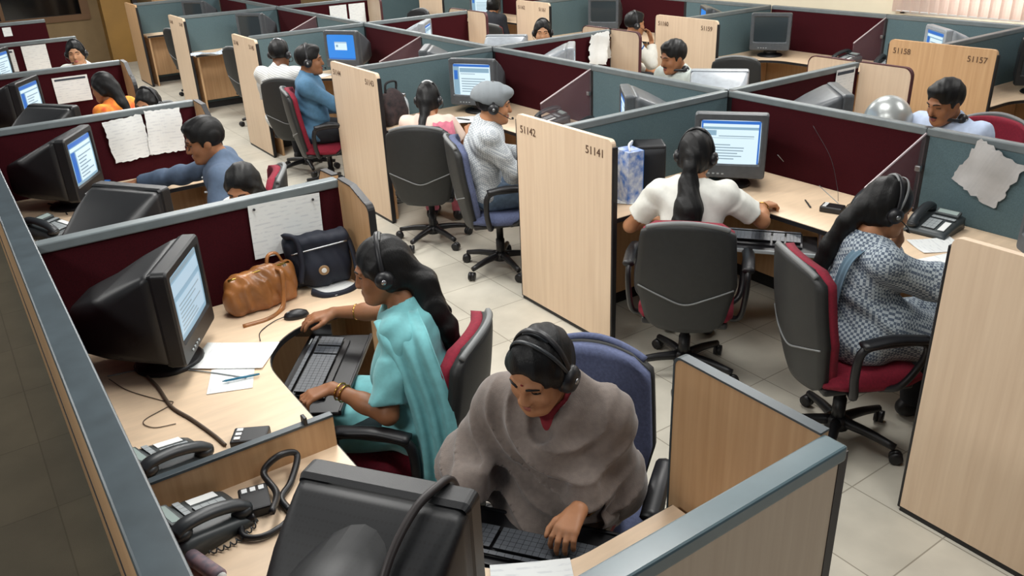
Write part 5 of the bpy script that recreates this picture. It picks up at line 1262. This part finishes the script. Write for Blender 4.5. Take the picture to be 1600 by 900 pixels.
P1 = person('woman in a grey shawl and headset in the foreground, typing and looking down', (1.30, 1.695, 0), face_rz(-.80, -.60), 1.05, True, 7, 11, -16, 22, -5,
    dict(p=(.90, 1.66, .77), f=(-.8, -.6, -.2), pose='type'), dict(p=hl1, f=f1, pose='type', pole=(-.12, -.5, -.85)), res=.0055, skin='tan',
    tops=(dict(m=C_REDK, name='kurta', g=.012, sleeve=1.2, skirt=.9, neck=.052), dict(m=C_SHAWL, name='shawl', g=.015, sleeve=1.3, res=.0075, fn=shawl, fold=(.0035, 30, (.75, .35, .55), 2.2), fn2=ufold, neck=.07, vneck=True, smooth=3, skirt=.7)),
    hair='pony', extra=[lambda P: [(P.h(0, -.09, .0), .045), (P.h(.03, -.13, -.06), .03), (P.pt(.42, .03, -.10), .026), (P.pt(.25, .03, -.12), .018)]],
    headset=dict(label='black double band headset on the woman in the grey shawl', two=True, mic=False, cr=1.2, trim=M_PHONED))
bangle(P1, -1, .03, .031, 2)
drape(P1, 'shawl_corner', [P1.el[-1]+V(-.05, -.06, -.02), P1.el[-1].lerp(P1.wr[-1], .45)+V(-.055, 0, -.015), P1.el[-1].lerp(P1.wr[-1], .8)+V(-.05, 0, -.015)], (.13, .14, .11), C_SHAWL, .006, 2, wdir=(.15, 0, 1))
b = NB(); lathe(b, [(.004, 0), (.0035, .0015), (.0005, .002)], 10, P1.h(0, .0915, .036), P1.Mh @ Matrix.Rotation(-math.pi/2, 3, 'X')); obj('bindi', b, C_REDK, P1.root)
# 2 woman in turquoise
def tealfn(c, P):
    c.cap(P.pt(.40, .10, .02), P.pt(.36, .17, .05), .07, .075, .05); c.cap(P.pt(.36, .12, .06), P.pt(.22, -.08, .11), .05, .06, .06)
    c.cap(P.pt(.42, .13, .04), P.pt(.49, .12, .10), .04, .014, .03)
    c.cap(P.pt(.25, -.12, .0), P.pt(.02, -.15, .02), .08, .09, .06)
P2 = person('woman in turquoise at the desk with the tan handbag, one hand on a mouse', (1.205, 2.40, 0), face_rz(-.77, .64), 1.02, True, 4, 6, 10, 12, 4,
    dict(p=at(522, 488, .80), f=(-.93, .25, -.12), pose='mouse', pole=(.5, -.6, -.45)), dict(p=at(520, 606, .755), f=(-.92, .12, -.12), pose='type', pole=(-.5, -.5, -.7)), res=.0058, skin='brown',
    tops=(dict(m=C_TEAL, name='kurta', g=.018, sleeve=.85, flare=.016, skirt=.92, fn=tealfn, fold=(.0065, 34, (.35, .5, .8), 4), neck=.074, res=.0075),),
    legs=mat('dark_green_cloth', (22, 40, 44), .9), hair='pony',
    extra=[lambda P: [(P.h(0, -.09, -.03), .05), (P.h(0, -.125, -.09), .054), (P.pt(.42, 0, -.095), .056), (P.pt(.34, .01, -.12), .050), (P.pt(.26, .02, -.135), .030), (P.pt(.2, .02, -.14), .012)], lambda P: [(P.h(.05, -.08, -.04), .03), (P.pt(.44, .09, -.07), .04), (P.pt(.36, .10, -.11), .03)]],
    headset=dict(label='black headset with pale band pad on the woman in turquoise', mic=False, trim=M_SHELLG))
drape(P2, 'scarf', [P2.pt(.47, -.11, -.0), P2.pt(.40, -.225, -.05), P2.pt(.2, -.275, -.08), P2.pt(-.02, -.31, -.09), P2.pt(-.2, -.31, -.07), P2.pt(-.34, -.30, -.05)], (.16, .15, .20), C_TEAL, .012, 3, wdir=(.1, 1, .1))
b = NB(); lathe(b, [(.010, -.012), (.016, 0), (.010, .012)], 12, P2.h(0, -.125, -.03), P2.Mh @ Matrix.Rotation(math.pi/2, 3, 'X')); obj('hair_band', b, mat('light_blue_band', (90, 170, 210), .5), P2.root, True)
bangle(P2, 1, .10, .031); bangle(P2, -1, .035, .032, 2)
# 3 man in the blue grey shirt
P3 = person('man in a blue grey shirt reaching across his desk, in front of two creased sheets', (1.285, 4.80, 0), face_rz(-.93, .36), 1.03, False, 3, 8, 8, 14, 0,
    dict(p=at(215, 285, .80), f=(-.95, .2, -.1), pose='mouse'), dict(p=(.84, 4.62, .79), f=(-.9, .3, -.1), pose='rest'), res=.0065, skin='brown',
    tops=(dict(m=C_SLATE, name='shirt', g=.018, sleeve=1.9, collar=True, fold=(.005, 34, (.5, .4, .7), 6), buttons=M_WHITEP),), legs=C_DARK, hair='short', glasses=True)
# 4 half hidden head
person('person with dark parted hair, only the top of the head above the near partition', (1.25, 4.14, 0), face_rz(-.80, -.60), .95, True, 8, 10, 10, 22, 0, seat=.45, res=.0075, skin='tan',
    tops=(dict(m=C_WHITE, name='kurta', sleeve=.8, skirt=.9),), hair='pony', extra=[lambda P: [(P.h(0, -.09, .0), .045), (P.pt(.4, 0, -.09), .03)]], legs=C_DARK)
# 5-7 far left
person('person with long black hair in an orange printed top, seen from behind at the left', (1.20, 7.50, 0), face_rz(-.6, .8), .97, True, 6, 6, 15, 10, 0, seat=.42, skin='brown', face=False,
    tops=(dict(m=C_ORANGE, name='kurta', sleeve=.8, skirt=.9, res=.010),), hair='pony', extra=[lambda P: [(P.h(0, -.08, -.02), .06), (P.pt(.44, 0, -.08), .05), (P.pt(.3, 0, -.12), .03)]], legs=C_DARK)
person('person with a headset peeking over the partition, right of the orange top', (1.36, 6.72, 0), face_rz(-.75, -.5), .95, True, 5, 10, 10, 10, 0, seat=.42, skin='tan', tops=(dict(m=C_PALE, name='shirt', res=.010),), hair='bun', extra=[lambda P: [(P.h(0, -.09, 0), .05), (P.h(0, -.11, .0), .045)]],
    headset=dict(label='black headset on the person right of the orange top'), legs=C_DARK)
person('person in white with a headset at the far left, facing the room', (1.27, 9.62, 0), face_rz(-.50, -.85), .98, True, 4, 5, 12, 4, 0, skin='fair', res=.008, tops=(dict(m=C_WHITE, name='shirt', res=.010),), hair='pony', extra=[lambda P: [(P.h(.0, -.08, -.02), .06), (P.h(0, -.10, -.12), .04)]],
    headset=dict(label='black headset with silver badge on the person at the far left'), legs=C_DARK)
# 8 striped shirt, 9 blue shirt
person('man in a white striped shirt with a headset, seen from behind', (2.66, 7.80, 0), face_rz(.72, .69), 1.0, False, 4, 5, 0, 8, 0, skin='deep', face=False, seat=.44, tops=(dict(m=C_CHECKM, name='shirt', sleeve=.9, collar=True, res=.010),), hair='short',
    headset=dict(label='black headset on the man in the white striped shirt', ear=1, trim=M_METAL), legs=C_DARK)
person('man in a mid blue shirt with a headset, in profile facing right', (2.66, 6.98, 0), face_rz(.90, -.44), 1.03, False, -3, 2, 0, 2, 0, dict(p=(3.0, 6.70, .70), f=(.9, .1, 0)), dict(p=(3.0, 7.05, .70), f=(.8, -.5, 0)), skin='brown', res=.0075,
    tops=(dict(m=C_BLUE, name='shirt', g=.02, collar=True, fold=(.006, 30, (.4, .5, .8), 3), res=.009),), hair='short', headset=dict(label='black headset on the man in the mid blue shirt', ear=-1), legs=C_DARK)
# 10 woman in pink, 11 man in the grey cap
P10 = person('woman in cream and pink with a long plait, seen from behind', (2.84, 5.28, 0), face_rz(.68, .73), .93, True, 6, 8, -4, 12, 0, dict(p=(3.22, 5.32, .78), f=(.8, .5, 0)), dict(p=(3.02, 5.62, .78), f=(.7, .6, 0)), seat=.40, skin='tan', face=False, res=.008,
    tops=(dict(m=C_CREAM, name='kurta', sleeve=.55, skirt=.9, neck=.08, res=.009),), hair='pony', legs=C_PINK,
    extra=[lambda P: [(P.h(0, -.085, -.02), .05), (P.h(.0, -.10, -.09), .036), (P.pt(.38, -.02, -.12), .027), (P.pt(.2, -.02, -.125), .02), (P.pt(.1, -.02, -.13), .012)]],
    headset=dict(label='black headset on the woman in cream and pink', ear=1, trim=M_WHITEP))
drape(P10, 'scarf', [P10.pt(.40, .10, .10), P10.pt(.455, .105, .02), P10.pt(.40, .14, -.10), P10.pt(.25, .17, -.13), P10.pt(.05, .19, -.13)], (.12, .15, .17), C_PINK, .004, 3, wdir=(1, .1, 0))
P11 = person('man in a grey cap and grey striped shirt, in profile facing right', (2.82, 4.50, 0), face_rz(.87, -.49), 1.0, False, 1, 8, 0, 8, 0, dict(p=(3.13, 4.20, .74), f=(.9, .1, -.1)), dict(p=(3.25, 4.50, .76), f=(.8, -.5, -.1)), skin='tan', res=.0068,
    tops=(dict(m=C_STRIPE, name='shirt', g=.022, sleeve=1.5, collar=True, fold=(.007, 28, (.4, .5, .8), 5), res=.008),), legs=C_JEAN, hair='short', cap=C_CAP, headset=dict(label='thin black headset over the grey cap', ear=1, mic=True))
# 12 woman in the white blouse
P12 = person('woman in a white blouse with a black ponytail, seen from behind at the middle right', (2.90, 2.70, 0), face_rz(.76, .65), 1.0, True, 6, 8, -8, 8, 0,
    dict(p=at(1190, 322, .79), f=(.95, -.1, -.1), pose='grip', pole=(.7, -.3, -.6)), dict(p=(3.02, 3.12, .70), f=(.8, .2, -.1), pole=(-.8, -.2, -.8)), skin='tan', res=.0065, face=False,
    tops=(dict(m=C_WHITE, name='blouse', g=.018, sleeve=.72, flare=.016, neck=.075, fold=(.005, 34, (.5, .4, .7), 7), res=.008),), legs=C_DARK, hair='pony',
    extra=[lambda P: [(P.h(0, -.10, .0), .042), (P.h(0, -.125, -.05), .030), (P.h(-.005, -.125, -.12), .046), (P.pt(.34, -.01, -.115), .070), (P.pt(.26, -.02, -.12), .068), (P.pt(.16, -.02, -.125), .045)]],
    headset=dict(label='black headset on the woman in the white blouse', ear=1, two=True))
bangle(P12, 1, .04, .033)
# 13 woman in the patterned dress
def pattfn(c, P):
    c.cap(P.pt(.36, .10, .02), P.el[1], .075, .058, .05); c.cap(P.el[1], P.wr[1]-V(0, .05, 0), .060, .052, .05); c.cap(P.pt(.1, .1, .1), P.pt(-.02, .1, .3), .11, .10, .08)
P13 = person('woman in a navy and white checked dress leaning on her desk at the right', (2.985, 1.80, 0), face_rz(.88, -.47), .96, True, -1, 4, 0, 18, 0,
    dict(p=(3.33, 1.44, .78), f=(.85, -.3, -.1), pole=(.6, -.4, -.7)), dict(p=(3.16, 1.76, .955), f=(-.28, .1, .95), n=(-.88, .47, 0), pole=(-.3, .3, -.9)), skin='tan', res=.0062,
    tops=(dict(m=C_PATT, name='dress', g=.020, sleeve=1.75, flare=.014, skirt=.95, fn=pattfn, fold=(.006, 30, (.4, .5, .8), 3), neck=.078, res=.0075),), legs=C_DARK, hair='pony',
    extra=[lambda P: [(P.h(0, -.10, -.02), .045), (P.h(-.02, -.13, -.10), .040), (P.pt(.40, -.06, -.13), .040), (P.pt(.26, -.07, -.16), .034), (P.pt(.10, -.06, -.17), .022)]],
    headset=dict(label='black headset with pale bands on the woman in the checked dress', ear=1, two=True, trim=M_SHELLG))
drape(P13, 'scarf', [P13.pt(.44, .07, .08), P13.pt(.475, .09, -.01), P13.pt(.40, .09, -.115), P13.pt(.22, .06, -.13), P13.pt(.02, .06, -.145)], (.045, .05, .06), mat('blue_grey_scarf', (92, 116, 132), .9), .003, 2, wdir=(1, .1, 0))
# 14-17
person('man in pale blue with headphones round his neck, in front of the panel numbered 51158', (4.96, 2.52, 0), face_rz(-.94, .05), 1.05, False, 5, 8, -12, 18, 0, skin='brown', res=.0075, tops=(dict(m=C_PALE, name='shirt', g=.02, sleeve=1.8, res=.009),), hair='short', mous=True,
    headset=dict(label='dark headphones round the neck of the man in pale blue', neck=True, mic=False, trim=mat('blue_plastic', (40, 70, 170), .4)), legs=C_DARK)
person('man in a pale grey shirt with black headphones round his neck, near the crumpled sheets', (5.05, 4.84, 0), face_rz(-.95, .0), 1.03, False, 5, 8, -12, 14, 0, skin='brown', res=.0075, tops=(dict(m=C_PALEG, name='shirt', g=.02, sleeve=1.8, res=.009),), hair='short', mous=True,
    headset=dict(label='black headphones round the neck of the man in pale grey', neck=True, mic=False), legs=C_DARK)
person('person in white with a blue collar and headset, hand at the chin', (5.98, 6.62, 0), face_rz(.93, -.35), 1.0, True, 4, 6, 0, 6, 0, dict(p=(6.22, 6.47, .97), f=(-.3, .15, .9), n=(-.9, .2, 0), pole=(.5, -.3, -.8)), None, skin='tan', res=.008, tops=(dict(m=mat('blue_collar_cotton', (50, 96, 160), .85), name='undershirt', g=.012, sleeve=.3, neck=.05, res=.010), dict(m=C_WHITE, name='jacket', g=.022, sleeve=1.8, neck=.078, res=.010)), hair='short',
    headset=dict(label='black headset on the person in white with a blue collar', ear=1), legs=C_DARK)
person('person with short dark hair and headset peeking over the burgundy partition at the top', (5.22, 7.02, 0), face_rz(-.60, -.80), .98, True, 4, 5, 0, 6, 0, skin='fair', res=.008, tops=(dict(m=C_DARK, name='shirt', res=.010),), hair='bun', extra=[lambda P: [(P.h(0, -.08, 0), .05), (P.h(0, -.09, .0), .05)]],
    headset=dict(label='black headset on the person at the top centre'), legs=C_DARK)
person('person with black hair bent over a white sheet at the top edge', (6.25, 9.62, 0), face_rz(.8, .6), .98, True, 12, 12, 0, 20, 0, skin='tan', face=False, tops=(dict(m=C_DARK, name='shirt', res=.011),), hair='bun', extra=[lambda P: [(P.h(0, -.08, 0), .05), (P.h(0, -.09, .0), .05)]], legs=C_DARK)
